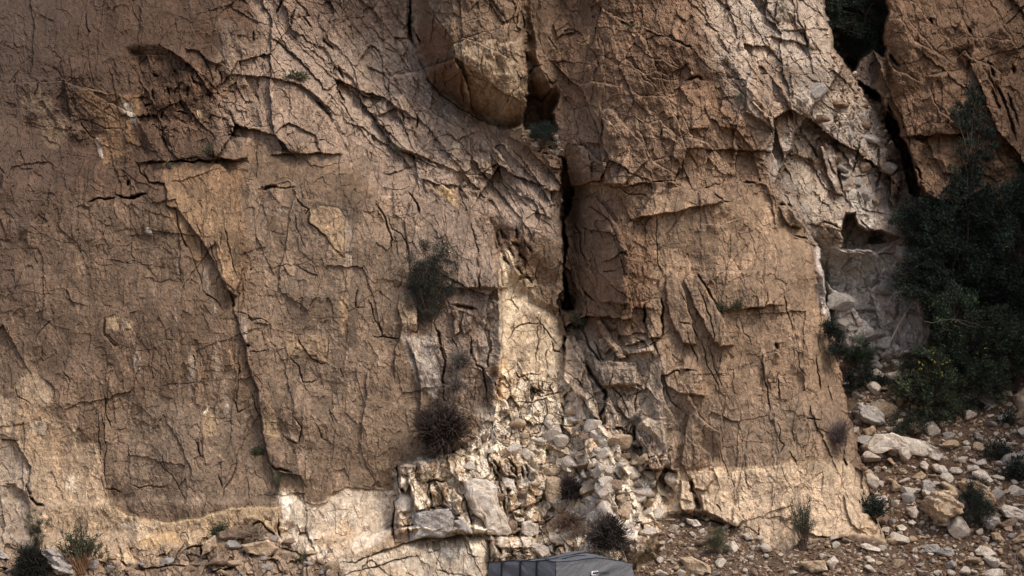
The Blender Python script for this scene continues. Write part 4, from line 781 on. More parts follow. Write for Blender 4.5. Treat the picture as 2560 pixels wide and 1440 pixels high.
STONES = [
 # tile, outline, material, thickness, label, category, layers
 (8, "330,210 470,100 650,100 830,150 920,200 935,280 900,300 600,250 480,300 370,290", 'cream', .8, 'largest long flat cream slab boulder at the top of the stone slope', 0),
 (8, "900,170 940,150 1060,230 1120,300 1070,340 960,300", 'cream', .6, 'wedge shaped pale boulder touching the right end of the big cream slab', 0),
 (8, "610,60 670,25 770,70 760,120 640,90", 'cream', .7, 'small square white block lying just above the big cream slab', 0),
 (8, "380,60 460,10 500,50 480,90 390,140", 'ochre', .6, 'upright tan stone behind the left end of the big cream slab', 0),
 (8, "910,370 960,355 1000,390 980,420 960,440 920,410", 'cream', .7, 'rounded white stone below the right end of the big slab', 0),
 (8, "1015,390 1060,375 1130,400 1165,450 1120,475 1040,450", 'cream', .7, 'rounded cream boulder between two smaller white stones below the big slab', 0),
 (8, "1190,440 1220,410 1280,410 1325,450 1300,475 1200,465", 'cream', .6, 'flat bottomed white dome shaped stone right of the rounded cream boulder', 0),
 (8, "830,510 920,450 965,490 930,525", 'ochre', .6, 'tan pyramid shaped stone above the leaning grey slab', 0),
 (8, "1290,540 1340,515 1420,540 1530,610 1600,690 1630,760 1560,810 1430,770 1400,700 1320,640", 'ochre', .75, 'big orange tan oblong boulder leaning down to the right', .4),
 (8, "1400,450 1500,430 1545,460 1580,530 1560,580 1470,540 1400,480", 'cream', .7, 'pale angular boulder resting above the big orange tan boulder', 0),
 (8, "950,720 1060,640 1210,645 1240,720 1280,760 1270,830 1180,880 1110,950 1050,930 950,820", 'ochre', .85, 'biggest round cracked tan boulder in the middle of the stone slope', .8),
 (8, "1090,550 1140,540 1230,590 1290,650 1270,690 1200,660 1140,600", 'ochre', .6, 'narrow slanting stone between the round and the oblong boulders', 0),
 (8, "930,540 1000,530 1050,580 1040,640 960,690 930,620", 'grey', .5, 'leaning grey slab standing behind the round cracked boulder', 0),
 (8, "780,800 860,785 885,840 870,900 820,890", 'cream', .8, 'bright white cube like stone left of the round cracked boulder', 0),
 (8, "1490,910 1560,870 1650,880 1655,930 1600,1010 1530,1000", 'grey', .8, 'light grey angular boulder with a flat top right of the dark shrub', 0),
 (8, "1660,800 1700,770 1800,790 1895,830 1960,880 1895,930 1800,910 1700,880", 'cream', .6, 'long pale boulder cut by the right edge of the picture', .3),
 (8, "1650,950 1740,900 1830,910 1820,960 1750,990 1660,980", 'brown', .6, 'brownish stone tucked under the long pale boulder at the right edge', 0),
 (8, "925,1170 960,1145 1070,1140 1110,1170 1050,1220 960,1220", 'grey', .6, 'left of two flat grey stones touching on the dark soil', .6),
 (8, "1045,1210 1090,1170 1200,1180 1225,1230 1190,1260 1080,1240", 'grey', .6, 'right of two flat grey stones touching on the dark soil', 0),
 (8, "1420,1200 1480,1150 1560,1170 1620,1230 1560,1260 1440,1240", 'cream', .5, 'half buried pale flat stone low on the stone slope', 0),
 (8, "1590,1040 1650,1020 1700,1100 1690,1130 1600,1090", 'ochre', .6, 'triangular tan stone under the light grey angular boulder', 0),
 (8, "1655,1320 1700,1310 1770,1350 1740,1370 1670,1350", 'cream', .6, 'small white stone near the bottom right corner', 0),
 (8, "690,970 740,955 790,985 760,1010 710,1010", 'cream', .6, 'small oval cream stone lower left of the white cube like stone', 0),
 (8, "784,935 840,905 870,930 840,960", 'cream', .6, 'small cream wedge just under the white cube like stone', 0),
 (8, "1580,490 1640,480 1710,500 1700,530 1600,510", 'cream', .6, 'thin white slab stone right of the pale angular boulder', 0),
 (8, "1610,350 1680,345 1730,370 1700,395 1620,375", 'cream', .6, 'white flat stone beside the dark plants near the right edge', 0),
 (8, "600,340 630,320 680,380 660,400", 'ochre', .6, 'small upright tan stone on the red soil under the big slab', 0),
 (8, "600,520 640,515 690,550 680,585 620,545", 'ochre', .6, 'small yellowish oblong stone on the red soil', 0),
 (8, "1430,80 1470,90 1510,140 1500,165 1430,130", 'grey', .7, 'light grey squarish stone high on the stone slope', 0),
 (8, "1310,170 1350,150 1385,180 1360,205 1320,195", 'cream', .7, 'small round white stone high on the stone slope', 0),
 (8, "1620,140 1720,140 1730,180 1710,240 1640,230", 'cream', .7, 'white topped block with an orange front near the right edge', 0),
 (8, "1640,1190 1680,1175 1700,1220 1670,1240", 'ochre', .7, 'small rounded stone right of the half buried pale stone', 0),
 (8, "350,1140 400,1130 520,1180 530,1210 440,1200 360,1170", 'cream', .6, 'flat pale stone on the gravel beside the cliff corner', 0),
 (8, "385,1260 420,1245 490,1290 480,1320 410,1300", 'cream', .6, 'small white stone on the gravel ledge near the cliff corner', 0),
 (8, "1780,1100 1895,1030 1960,1060 1895,1120 1800,1130", 'ochre', .6, 'tan stone cut by the right edge near the bottom', 0),
 (8, "1255,705 1300,695 1350,740 1330,760 1270,740", 'cream', .6, 'pale stone wedged right of the round cracked boulder', 0),
 (8, "1120,90 1180,75 1240,90 1230,125 1150,130", 'grey', .6, 'bluish grey flat stone high on the stone slope', 0),
 (6, "870,620 900,580 960,590 1020,630 1025,680 950,690 880,660", 'grey', .7, 'rounded grey boulder above the big cream slab close to the wall', .3),
 (6, "950,420 980,405 1015,430 1010,460 960,450", 'cream', .7, 'bright white stone at the top of the stone slope', 0),
 (6, "940,370 980,355 1010,390 1000,410 950,395", 'grey', .7, 'grey stone just above the bright white stone', 0),
 (6, "950,335 980,330 1002,350 985,362 958,352", 'cream', .7, 'uppermost small white stone under the grey rock', 0),
 (6, "810,480 870,455 910,465 890,490 840,500", 'grey', .6, 'pale flat stone against the foot of the wall edge', 0),
 (6, "1500,510 1550,500 1580,600 1520,620", 'grey', .6, 'grey pointed boulder under the bush right of centre on the slope', .6),
 (6, "1600,510 1650,515 1660,540 1610,535", 'cream', .6, 'small pale stone under the dark trees', 0),
 (6, "1670,540 1720,500 1760,520 1740,610 1690,620", 'ochre', .7, 'tan boulder below the dark trees at the right edge', 0),
 (6, "30,1150 80,1160 105,1185 80,1195 40,1180", 'cream', .6, 'white stone at the top of the gravel tongue', 0),
 (6, "230,1280 270,1260 290,1300 260,1330 230,1310", 'cream', .7, 'white stone right of the dry bush on the gravel tongue', 0),
 (6, "310,1230 350,1225 365,1255 330,1260", 'cream', .7, 'small white stone in the upper gravel tongue', 0),
 (6, "0,1350 60,1340 150,1390 160,1430 40,1430", 'ochre', .5, 'broad tan stone at the bottom edge of the gravel tongue', 0),
 (6, "600,1370 720,1360 740,1410 650,1425", 'ochre', .6, 'rounded tan stone at the bottom edge right of the tent cover', 0),
 (6, "730,1370 770,1340 790,1370 760,1420", 'cream', .6, 'upright cream stone next to the rounded tan stone', 0),
 (4, "205,1310 250,1300 310,1330 370,1420 300,1425 230,1370", 'grey', .7, 'layered grey boulder behind the green shrub at the bottom left', 1.0),
 (4, "-30,1300 30,1330 45,1350 -20,1355", 'grey', .6, 'grey boulder cut by the left edge of the picture', .4),
 (4, "1030,1270 1070,1245 1080,1290 1050,1320 1010,1340", 'ochre', .7, 'small tan block left of the flat topped block at the wall foot', 0),
 (4, "1080,1220 1130,1205 1230,1210 1240,1250 1130,1260 1090,1250", 'brown', .7, 'flat topped brown block under the small green bush', 0),
 (4, "1200,1285 1330,1270 1380,1300 1340,1340 1230,1330", 'ochre', .6, 'orange tan block on the shelf below the dead branches', 0),
 (4, "1255,1250 1300,1240 1345,1250 1310,1262", 'cream', .5, 'thin white flake lying on the shelf', 0),
 (7, "340,610 480,590 680,570 740,660 740,840 450,860 280,900 330,750", 'grey', .55, 'large grey block with a flat top at the left of the rubble', .3),
 (7, "120,800 200,760 270,800 280,900 130,940", 'brown', .6, 'small grey brown boulder left of the large flat topped block', 0),
 (7, "135,480 200,415 300,460 310,590 200,620 140,580", 'cream', .5, 'smooth rounded block at the left end of the rubble', 0),
 (7, "890,300 1100,265 1200,340 1230,520 1300,620 1360,810 1230,830 1100,830 1060,700 960,620 900,450", 'cream', .45, 'tallest leaning cream block with orange stains in the rubble', .2),
 (7, "1270,230 1380,250 1400,340 1380,370 1270,330", 'cream', .8, 'small white wedge with a sharp corner above the rubble', 0),
 (7, "1740,240 1880,240 1930,350 1940,480 1850,560 1750,470 1720,400", 'ochre', .55, 'tan flat topped block beside the dark dry bush', 0),
 (7, "1480,720 1560,700 1650,760 1650,830 1560,860 1480,810", 'cream', .6, 'pale round faced block on the lower shelf', 0),
 (7, "1570,930 1650,930 1750,970 1760,1030 1690,1070 1580,1000", 'cream', .6, 'cream block just above the grey tent cover', 0),
 (7, "2140,840 2230,870 2290,960 2280,1000 2190,980", 'grey', .6, 'small grey block left of the lowest dry bush', 0),
 (7, "750,690 830,680 925,780 930,820 800,790", 'grey', .6, 'grey sloping block right of the large flat topped block', 0),
 (7, "540,545 620,540 620,560 560,575", 'ochre', .6, 'small tan stone lying on top of the large flat topped block', 0),
]
for i, (t, q, m_, th, lb, ly) in enumerate(STONES):
    nm = 'boulder' if max(np.ptp(np.array(pts(t, q)), 0)) > 40 else 'stone'
    o = outline_stone(nm, pts(t, q), M_st[m_], th, .45 if t != 7 else .25, 5 if nm == 'boulder' else 4, i, layers=ly)
    tag(o, lb, nm)
# loose stones one can count: copies of a few chipped shapes
def stone_mesh(seed, lvl=3, sq=(1, .8, .65)):
    r = np.random.default_rng(seed); v, f = ICO[lvl]; vv = chip(v, 9, r, .42, .95, 60); vv = vv * np.array(sq)
    vv = vv * (1 + .05 * n3(v * 10 + seed, 5, seed % 40))[:, None]; vv[:, 2] -= vv[:, 2].min() * .6
    return vv, f
protos = []
for i in range(14):
    v_, f_ = stone_mesh(900 + i, 3, (1, random.uniform(.6, .9), random.uniform(.45, .8)))
    for key in M_st:
        me_o = link_mesh('loose_stone', v_, f_, M_st[key]); COL.objects.unlink(me_o); protos.append((key, me_o))
bykey = {k: [o for kk, o in protos if kk == k] for k in M_st}
POL_T = pts(0, "2120,900 2300,905 2400,1000 2575,1010 2575,1445 2310,1445 2230,1372 2180,1250 2140,1100")
POL_S = pts(0, "1650,1285 1720,1275 1800,1300 1870,1330 1960,1385 2010,1350 2120,1345 2200,1355 2290,1442 1570,1442 1640,1400")
big_p = [np.array(pts(t, q)).mean(0) for t, q, *_ in STONES]
def scatter(n, poly, smin, smax, powr, name, lab, cat, grp, keys, as_objects=True, seed=1, clear=0.7):
    r = random.Random(seed); xs = [q[0] for q in poly]; ys = [q[1] for q in poly]; k = 0; VV = []; FF = []; off = 0; CC = []; tries = 0
    while k < n and tries < n * 30:
        tries += 1
        x = r.uniform(min(xs), max(xs)); y = r.uniform(min(ys), max(ys))
        if not inside(np.array([x]), np.array([y]), poly)[0]: continue
        s = smin + (smax - smin) * r.random() ** powr          # px across
        if as_objects and any(abs(x - b[0]) < 14 + s * clear and abs(y - b[1]) < 9 + s * clear for b in big_p): continue
        if as_objects: big_p.append(np.array([x, y]))
        d = dep(x, y); key = r.choice(keys); src = r.choice(bykey[key])
        px_, py_, pz_ = at(x, y, d); sc_ = s * M * .68
        if as_objects:
            o = src.copy(); COL.objects.link(o); o.location = (px_, py_ + .1 * sc_, pz_); o.scale = (sc_,) * 3
            o.rotation_euler = (r.uniform(-.35, .5), r.uniform(-.35, .35), r.uniform(0, 6.28)); o.name = name; tag(o, lab, cat, grp)
        else:
            v0, f0 = r.choice(PEB); a = r.uniform(0, 6.28); b_ = r.uniform(-.6, .6); R = np.array([[cos(a), -sin(a), 0], [sin(a), cos(a), 0], [0, 0, 1]]) @ np.array([[cos(b_), 0, sin(b_)], [0, 1, 0], [-sin(b_), 0, cos(b_)]])
            VV.append((v0 * sc_) @ R.T + np.array([px_, py_, pz_])); FF.append(f0 + off); off += len(v0)
            c = r.choice(PCOL) * r.uniform(.75, 1.15); CC.append(np.tile(c, (len(v0), 1)))
        k += 1
    if not as_objects:
        o = link_mesh(name, np.concatenate(VV), np.concatenate(FF), M_peb, col=np.concatenate(CC)); tag(o, lab, cat, kind='stuff')
scatter(60, pts(0, "1180,1150 1260,1010 1480,1040 1560,1130 1660,1230 1640,1290 1560,1380 1300,1330 1010,1340 1000,1250"), 13, 46, 1.4, 'rock_fragment', 'angular cream or tan rock fragment lying in the pale rubble at the bottom centre', 'rock', 'fragments in the pale rubble', ['cream', 'cream', 'ochre', 'brown'], seed=15, clear=.2)
scatter(55, pts(0, "1370,1040 1480,1060 1640,1170 1700,1230 1650,1290 1600,1370 1480,1330 1380,1250"), 18, 60, 1.5, 'rock_fragment', 'pale angular rock fragment on the right flank of the rubble fan above the gravel', 'rock', 'fragments on the right flank of the rubble', ['cream', 'cream', 'cream', 'ochre'], seed=25, clear=.2)
scatter(16, pts(0, "1310,335 1385,335 1412,400 1330,365"), 10, 26, 1.4, 'rock_fragment', 'small rock fragment wedged in the foot of the dark cleft', 'rock', 'fragments wedged in the cleft', ['grey', 'cream', 'brown'], seed=19, clear=.2)
scatter(34, pts(0, "1960,260 2060,230 2200,330 2240,430 2200,520 2100,470 2000,380"), 16, 52, 1.4, 'rock_fragment', 'grey brown rock block lodged in the shaded gully beside the wall', 'rock', 'blocks lodged in the gully', ['grey', 'brown', 'grey'], seed=16, clear=.25)
scatter(26, pts(0, "2070,640 2260,650 2300,760 2260,880 2110,900 2080,760"), 18, 60, 1.4, 'rock_fragment', 'grey limestone block standing out of the grey rock left of the dark trees', 'rock', 'blocks of the grey rock', ['grey'], seed=17, clear=.3)
scatter(30, POL_T, 40, 72, 1.3, 'boulder', 'medium sized pale angular boulder half buried in the stone slope', 'boulder', 'medium boulders on the slope', ['cream', 'cream', 'ochre', 'grey'], seed=18, clear=.4)
scatter(225, POL_T, 13, 38, 1.8, 'loose_stone', 'small pale limestone stone lying loose on the reddish slope at the lower right', 'stone', 'loose stones on the right-hand slope', ['cream', 'cream', 'cream', 'grey', 'ochre', 'brown'], seed=3, clear=.36)
scatter(95, POL_S, 10, 30, 1.8, 'loose_stone', 'small pale limestone stone lying loose on the gravel tongue under the right wall', 'stone', 'loose stones on the gravel tongue', ['cream', 'cream', 'ochre', 'brown'], seed=4, clear=.4)
scatter(22, pts(0, "1200,1050 1480,1060 1500,1250 1420,1330 1240,1330 1200,1200"), 10, 22, 1.5, 'loose_stone', 'small angular stone caught in the cracks of the shattered pale rock at the bottom centre', 'stone', 'stones caught in the shattered rock', ['cream', 'ochre', 'brown'], seed=5)
scatter(44, pts(0, "0,1385 60,1392 300,1388 480,1384 560,1360 700,1350 840,1400 840,1438 0,1438"), 12, 48, 1.5, 'loose_stone', 'small brown stone lying on the low rock shelf at the bottom left', 'stone', 'stones on the low rock shelf', ['brown', 'grey', 'ochre'], seed=6)
PEB = []
for i in range(8):
    v_, f_ = ICO[2]; r_ = np.random.default_rng(300 + i); vv = chip(v_, 7, r_, .4, .95, 50) * np.array([1, .8, .6]); PEB.append((vv, f_))
PCOL = [np.array(c) for c in ((.50, .41, .32), (.26, .18, .12), (.20, .115, .065), (.17, .10, .06), (.16, .095, .06), (.30, .19, .11), (.13, .08, .05))]
M_peb = rock_material('gravel_stone', 2.0, .6)
scatter(4200, POL_T, 2.2, 11, 2.6, 'gravel', 'fine gravel and chips strewn over the right-hand slope', 'gravel', None, ['cream'], False, 11)
scatter(2600, POL_S, 2.0, 9, 2.6, 'gravel', 'fine gravel and chips strewn over the gravel tongue', 'gravel', None, ['cream'], False, 12)
scatter(500, pts(0, "2150,0 2060,200 2130,420 2250,480 2230,330 2130,170 2140,120 2205,120"), 2.5, 12, 2, 'gravel', 'loose chips lying in the bed of the dark gully', 'gravel', None, ['cream'], False, 13)
scatter(320, pts(0, "1305,330 1410,370 1412,400 1370,400 1310,360"), 2.5, 9, 2, 'gravel', 'loose chips choking the foot of the dark cleft', 'gravel', None, ['cream'], False, 14)
# ---------------------------------------------------------------- plants
def leaf_mat(name, rough=.7):
    mat = bpy.data.materials.new(name); n = ng(mat); N = n.nodes; L = n.links
    out = N.new('ShaderNodeOutputMaterial'); bs = N.new('ShaderNodeBsdfPrincipled'); bs.inputs['Roughness'].default_value = rough; bs.inputs['Specular IOR Level'].default_value = .2
    a_ = N.new('ShaderNodeAttribute'); a_.attribute_name = 'Col'; tc = N.new('ShaderNodeTexCoord'); no = N.new('ShaderNodeTexNoise'); no.inputs['Scale'].default_value = 7
    mr = N.new('ShaderNodeMapRange'); mr.inputs[1].default_value = .3; mr.inputs[2].default_value = .7; mr.inputs[3].default_value = .7; mr.inputs[4].default_value = 1.3
    vm = N.new('ShaderNodeVectorMath'); vm.operation = 'SCALE'; L.new(tc.outputs['Object'], no.inputs['Vector']); L.new(no.outputs[0], mr.inputs[0])
    L.new(a_.outputs['Color'], vm.inputs[0]); L.new(mr.outputs[0], vm.inputs['Scale']); L.new(vm.outputs[0], bs.inputs['Base Color']); L.new(bs.outputs[0], out.inputs[0])
    return mat
M_leaf = leaf_mat('foliage'); M_twig = leaf_mat('twig_bark', .85)
def tubes(paths, radii, colr, r, jitter=.25):
    """paths: list of (k,3) arrays, radii: list of (r0,r1) -> one mesh of thin tapering three-sided twigs"""
    VV = []; FF = []; CC = []; off = 0
    for p, (r0, r1) in zip(paths, radii):
        k = len(p); d = np.gradient(p, axis=0); d /= np.linalg.norm(d, axis=1)[:, None] + 1e-9
        up = np.array([0.3, 0.2, 1.0]); a = np.cross(d, up); a /= np.linalg.norm(a, axis=1)[:, None] + 1e-9; b = np.cross(d, a)
        rr = np.linspace(r0, r1, k)[:, None]
        ring = [p + rr * (a * cos(t) + b * sin(t)) for t in (0, 2.094, 4.189)]
        VV.append(np.stack(ring, 1).reshape(-1, 3))
        i = np.arange(k - 1)[:, None] * 3
        f = np.concatenate([np.concatenate([i + j, i + (j + 1) % 3, i + 3 + (j + 1) % 3, i + 3 + j], 1) for j in range(3)])
        FF.append(f + off); off += 3 * k; CC.append(np.tile(np.array(colr) * r.uniform(1 - jitter, 1 + jitter), (3 * k, 1)))
    return np.concatenate(VV), np.concatenate(FF), np.concatenate(CC)
def leaves(cent, dirs, ln, wd, cols, r):
    """narrow leaf quads at cent, pointing along dirs"""
    n = len(cent); dirs = dirs / (np.linalg.norm(dirs, axis=1)[:, None] + 1e-9)
    s = np.cross(dirs, r.normal(size=(n, 3))); s /= np.linalg.norm(s, axis=1)[:, None] + 1e-9
    ln = ln * r.uniform(.6, 1.3, n)[:, None]; wd = wd * r.uniform(.7, 1.2, n)[:, None]
    V = np.stack([cent, cent + dirs * ln * .45 + s * wd * .5, cent + dirs * ln, cent + dirs * ln * .45 - s * wd * .5], 1).reshape(-1, 3)
    Fq = np.arange(4 * n).reshape(n, 4); c = np.array(cols)[r.integers(0, len(cols), n)] * r.uniform(.6, 1.4, n)[:, None]
    return V, Fq, np.repeat(c, 4, 0)
def curve(p0, d, L, r, k=5, wob=.25, droop=0.0):
    p = [np.array(p0, float)]; d = np.array(d, float); d /= np.linalg.norm(d) + 1e-9
    for i in range(k - 1):
        d = d + r.normal(size=3) * wob; d[2] -= droop; d /= np.linalg.norm(d); p.append(p[-1] + d * L / (k - 1))
    return np.array(p)
GREEN = [(.040, .060, .026), (.055, .075, .032), (.030, .048, .028)]
DARKG = [(.014, .023, .017), (.020, .031, .020), (.010, .016, .014)]
OLIVE = [(.085, .090, .050), (.060, .070, .038), (.11, .10, .06)]
TWIG = (.10, .068, .050); GTWIG = (.13, .11, .095); DTWIG = (.055, .040, .032)
def plant(kind, px, py, wpx, hpx, label, cat='bush', name=None, seed=0, off=.06, dens=1.0, group=None, d=None, cols=None, twig=None):
    """px,py: foot of the plant in the photo; wpx,hpx: size it shows"""
    r = np.random.default_rng(5000 + seed); d = (max(dep(px, py), float(np.percentile(H[iy(py - hpx):iy(py) + 1, ix(px - wpx * .35):ix(px + wpx * .35) + 1], 80))) + off + (.25 * wpx * M if kind in ('ball', 'bush') else 0)) if d is None else d
    root = empty(name or {'bush': 'bush', 'shrub': 'shrub', 'plant': 'leafy_plant', 'tree': 'tree'}.get(cat, 'shrub'), at(px, py, d)); tag(root, label, cat, group)
    W = wpx * M * (D0 - d) / D0; Hh = hpx * M * (D0 - d) / D0; paths = []; rad = []; lc = []; ld = []
    if kind == 'ball':           # dry or dense twiggy ball; foot lies at its lower middle
        n = int(520 * dens); ctr = np.array([0, 0, Hh * .42])
        for i in range(n):
            v = r.normal(size=3); v /= np.linalg.norm(v); v[1] -= .35
            lump = .82 + .22 * sin(3 * math.atan2(v[2], v[0]) + seed) + .12 * sin(7 * math.atan2(v[2], v[0]) + 2 * seed); tgt = ctr + v * np.array([W * .5, W * .5, Hh * .5]) * r.uniform(.55, 1.12) * lump; st_ = np.array([r.normal() * W * .05, .02, Hh * .12 + r.uniform(0, .25) * Hh])
            paths.append(curve(st_, tgt - st_, np.linalg.norm(tgt - st_), r, 5, .20)); rad.append((W * .011, W * .006))
            main_ = paths[-1]
            for q in range(2):
                b = main_[r.integers(2, 5)]; paths.append(curve(b, v + r.normal(size=3) * .8, W * .16, r, 3, .3)); rad.append((W * .007, W * .005))
                lc.append(paths[-1][-1]); ld.append(v)
        stems_n = 0; lf = (W * .05, W * .012)
    elif kind == 'broom':        # stems fanning upward with tufts of narrow leaves on their upper half
        n = int(46 * dens)
        for i in range(n):
            a = r.uniform(-1, 1); tgt = np.array([a * W * .5 * r.uniform(.5, 1), r.normal() * W * .16, Hh * (1 - .35 * abs(a) ** 2) * r.uniform(.55, 1.02)])
            p = curve((r.normal() * W * .035, 0, 0), tgt + np.array([0, 0, Hh * .25]), np.linalg.norm(tgt), r, 7, .07); paths.append(p); rad.append((W * .007, W * .003))
            for t in r.uniform(.55, 1.0, 34):
                k = t * 6; j = min(int(k), 5); c = p[j] + (p[j + 1] - p[j]) * (k - j); lc.append(c); ld.append(r.normal(size=3) * .8 + (0, 0, .7))
        lf = (W * .075, W * .013)
    elif kind == 'tuft':         # low leafy plant
        n = int(30 * dens)
        for i in range(n):
            v = r.normal(size=3) * (1, .6, .5); v[2] = abs(v[2]) + .35; v /= np.linalg.norm(v); p = curve((r.normal() * W * .12, 0, 0), v * (W * .5, W * .4, Hh), np.linalg.norm(v * (W * .5, W * .4, Hh)) * r.uniform(.5, 1), r, 4, .15); paths.append(p); rad.append((W * .012, W * .005))
            for q in range(9): lc.append(p[r.integers(1, 4)] + r.normal(size=3) * W * .03); ld.append(v + r.normal(size=3) * .7)
        lf = (W * .16, W * .045)
    elif kind == 'bush':         # rounded mass of leafy clumps
        n = int(46 * dens)
        for i in range(n):
            v = r.normal(size=3); v /= np.linalg.norm(v); v *= r.uniform(.35, 1.0) * (1 + .18 * sin(i * 2.1)); tgt = np.array([v[0] * W * .5, v[1] * W * .35, Hh * .5 + v[2] * Hh * .5])
            p = curve((r.normal() * W * .06, 0, Hh * .02), tgt, np.linalg.norm(tgt), r, 6, .12); paths.append(p); rad.append((W * .008, W * .002)); c = p[-1]
            for q in range(5): paths.append(curve(p[3 + q % 3], v + r.normal(size=3) * .7, W * .14, r, 3, .3)); rad.append((W * .003, W * .001))
            k = 230; lc += list(c + r.normal(size=(k, 3)) * W * .07); ld += list(v[None] + r.normal(size=(k, 3)) * .9 + (0, 0, .3))
        lf = (W * .045, W * .015)
    V, Fq, Cc = tubes(paths, rad, twig or TWIG, r); link_mesh('stems', V, Fq, M_twig, root, Cc)
    if cols:
        V, Fq, Cc = leaves(np.array(lc), np.array(ld), lf[0], lf[1], cols, r); link_mesh('foliage', V, Fq, M_leaf, root, Cc)
    return root
def tree(poly, foot, label, seed, d, thick=1.2, n=60, per=330, leafl=.10, leafw=.022, spread=.20, cols=DARKG, droop=0.0, name='tree', trunk=.09, cat='tree', flowers=None, group=None):
    r = np.random.default_rng(7000 + seed); fx, fy = foot; root = empty(name, at(fx, fy, d)); R0 = np.array(at(fx, fy, d)); tag(root, label, cat, group)
    p = pts(0, poly); xs = [q[0] for q in p]; ys = [q[1] for q in p]; cen = []
    while len(cen) < n:
        x, y = r.uniform(min(xs), max(xs)), r.uniform(min(ys), max(ys))
        if inside(np.array([x]), np.array([y]), p)[0]: cen.append(np.array(at(x, y, d + r.uniform(-.5, .5) * thick)) - R0)
    cen = np.array(cen); top = cen[np.argmax(cen[:, 2])]; paths = []; rad = []
    # trunk bends toward the top, limbs leave it and reach every clump
    T = np.array([np.zeros(3), top * .25 + r.normal(size=3) * .12, top * .5 + r.normal(size=3) * .15, top * .75 + r.normal(size=3) * .1, top]); tt = np.linspace(0, 1, 13)
    T = np.stack([np.interp(tt, np.linspace(0, 1, 5), T[:, i]) for i in range(3)], 1)
    V, Fq, Cc = tubes([T], [(trunk, trunk * .15)], DTWIG, r); link_mesh('trunk', V, Fq, M_twig, root, Cc)
    lc = []; ld = []; tn = []
    for c in cen:
        tone_ = r.choice([.55, .8, 1.0, 1.3, 2.0])
        j = int(np.clip(np.searchsorted(T[:, 2], c[2] * .72), 0, 11)); b = T[j]; L = np.linalg.norm(c - b); k = 6
        pth = b + (c - b) * np.linspace(0, 1, k)[:, None] + r.normal(size=(k, 3)) * .05 * L * np.sin(np.linspace(0, pi, k))[:, None] + np.array([0, 0, .14 * L]) * np.sin(np.linspace(0, pi, k))[:, None]
        paths.append(pth); rad.append((trunk * .28, .006)); dirn = (c - b) / (L + 1e-6)
        for q in range(9):
            tw = curve(pth[r.integers(3, 6)], dirn + r.normal(size=3) * .8, spread * 1.7, r, 4, .25, droop); paths.append(tw); rad.append((.007, .002))
            m_ = per // 9; t = r.uniform(.1, 1, m_) * 3; jj = np.clip(t.astype(int), 0, 2); cc = tw[jj] + (tw[jj + 1] - tw[jj]) * (t - jj)[:, None]
            lc.append(cc + r.normal(size=(m_, 3)) * spread * .28); tn.append(np.full(m_, tone_)); ld.append(r.normal(size=(m_, 3)) * .8 + dirn + (0, 0, -droop * 3 + .2))
    V, Fq, Cc = tubes(paths, rad, DTWIG, r); link_mesh('limbs', V, Fq, M_twig, root, Cc)
    V, Fq, Cc = leaves(np.concatenate(lc), np.concatenate(ld), leafl, leafw, cols, r); Cc = Cc * np.repeat(np.concatenate(tn), 4)[:, None]; link_mesh('crown', V, Fq, M_leaf, root, Cc)
    if flowers:
        allc = np.concatenate(lc); fp = pts(0, flowers[0]); xs = [q[0] for q in fp]; ys = [q[1] for q in fp]; fc = []; g = 0
        while len(fc) < flowers[1] and g < 9999:
            g += 1; x, y = r.uniform(min(xs), max(xs)), r.uniform(min(ys), max(ys))
            if inside(np.array([x]), np.array([y]), fp)[0]: fc.append(np.array(at(x, y, d + thick * .5 + r.uniform(-.1, .15))) - R0)
        fc = np.array(fc); k = len(fc); V = np.repeat(fc, 5, 0) + r.normal(size=(5 * k, 3)) * .012
        V, Fq, Cc = leaves(V, r.normal(size=(5 * k, 3)), .03, .025, [(.50, .42, .06), (.42, .38, .08)], r); link_mesh('blossom', V, Fq, M_leaf, root, Cc)
    return root
# dark evergreen growth in the shaded corner on the right
tree("2410,205 2440,200 2450,250 2490,290 2480,350 2500,400 2470,470 2380,470 2370,410 2400,350 2385,280", (2425, 900), 'slender dark evergreen with a pointed top in front of the shaded buttress', 1, -4.6, .6, 30, 300, .085, .020, .11, trunk=.06)
tree("2245,560 2290,500 2330,520 2370,440 2400,480 2450,450 2480,560 2460,660 2440,760 2330,770 2270,740 2230,700 2290,640", (2380, 960), 'broad dark evergreen crown left of the corner, hiding the rock behind it', 2, -4.7, 1.4, 170, 380, .10, .022, .20)
tree("2440,500 2480,430 2530,470 2560,420 2650,520 2650,760 2560,800 2470,760 2450,640", (2540, 980), 'dark evergreen tree cut by the right edge of the picture', 3, -4.6, 1.5, 125, 380, .10, .022, .20, droop=.06)
tree("2300,760 2400,730 2520,780 2600,800 2600,900 2540,960 2440,950 2350,900 2330,830", (2450, 985), 'low dark green bush spreading below the evergreen trees', 4, -4.2, 1.2, 95, 340, .09, .020, .19, cols=DARKG + GREEN[:1], name='bush', cat='bush', trunk=.05, flowers=("2380,790 2470,840 2470,900 2400,880", 5))
tree("2270,900 2300,870 2350,875 2390,930 2400,1010 2370,1060 2300,1050 2250,1000 2240,950", (2325, 1070), 'dense bush dotted with yellow flowers at the head of the stone slope', 5, -3.8, 1.0, 80, 330, .075, .016, .15, cols=DARKG + GREEN[:1] + [(.07, .075, .03)], name='bush', cat='bush', trunk=.04, flowers=("2290,885 2330,868 2375,900 2372,950 2330,930 2300,930", 16))
tree("2385,940 2440,950 2460,1000 2430,1030 2390,1030", (2415, 1040), 'grey green wispy bush right of the yellow flowered bush', 6, -4.0, .6, 26, 240, .09, .012, .13, cols=OLIVE + DARKG, name='bush', cat='bush', trunk=.03)
tree("2420,935 2500,930 2520,985 2480,1020 2430,1010", (2460, 1025), 'spiky grey green bush in front of a pointed grey boulder', 7, -4.1, .6, 26, 240, .10, .010, .15, cols=OLIVE[:2] + DARKG, name='bush', cat='bush', trunk=.03)
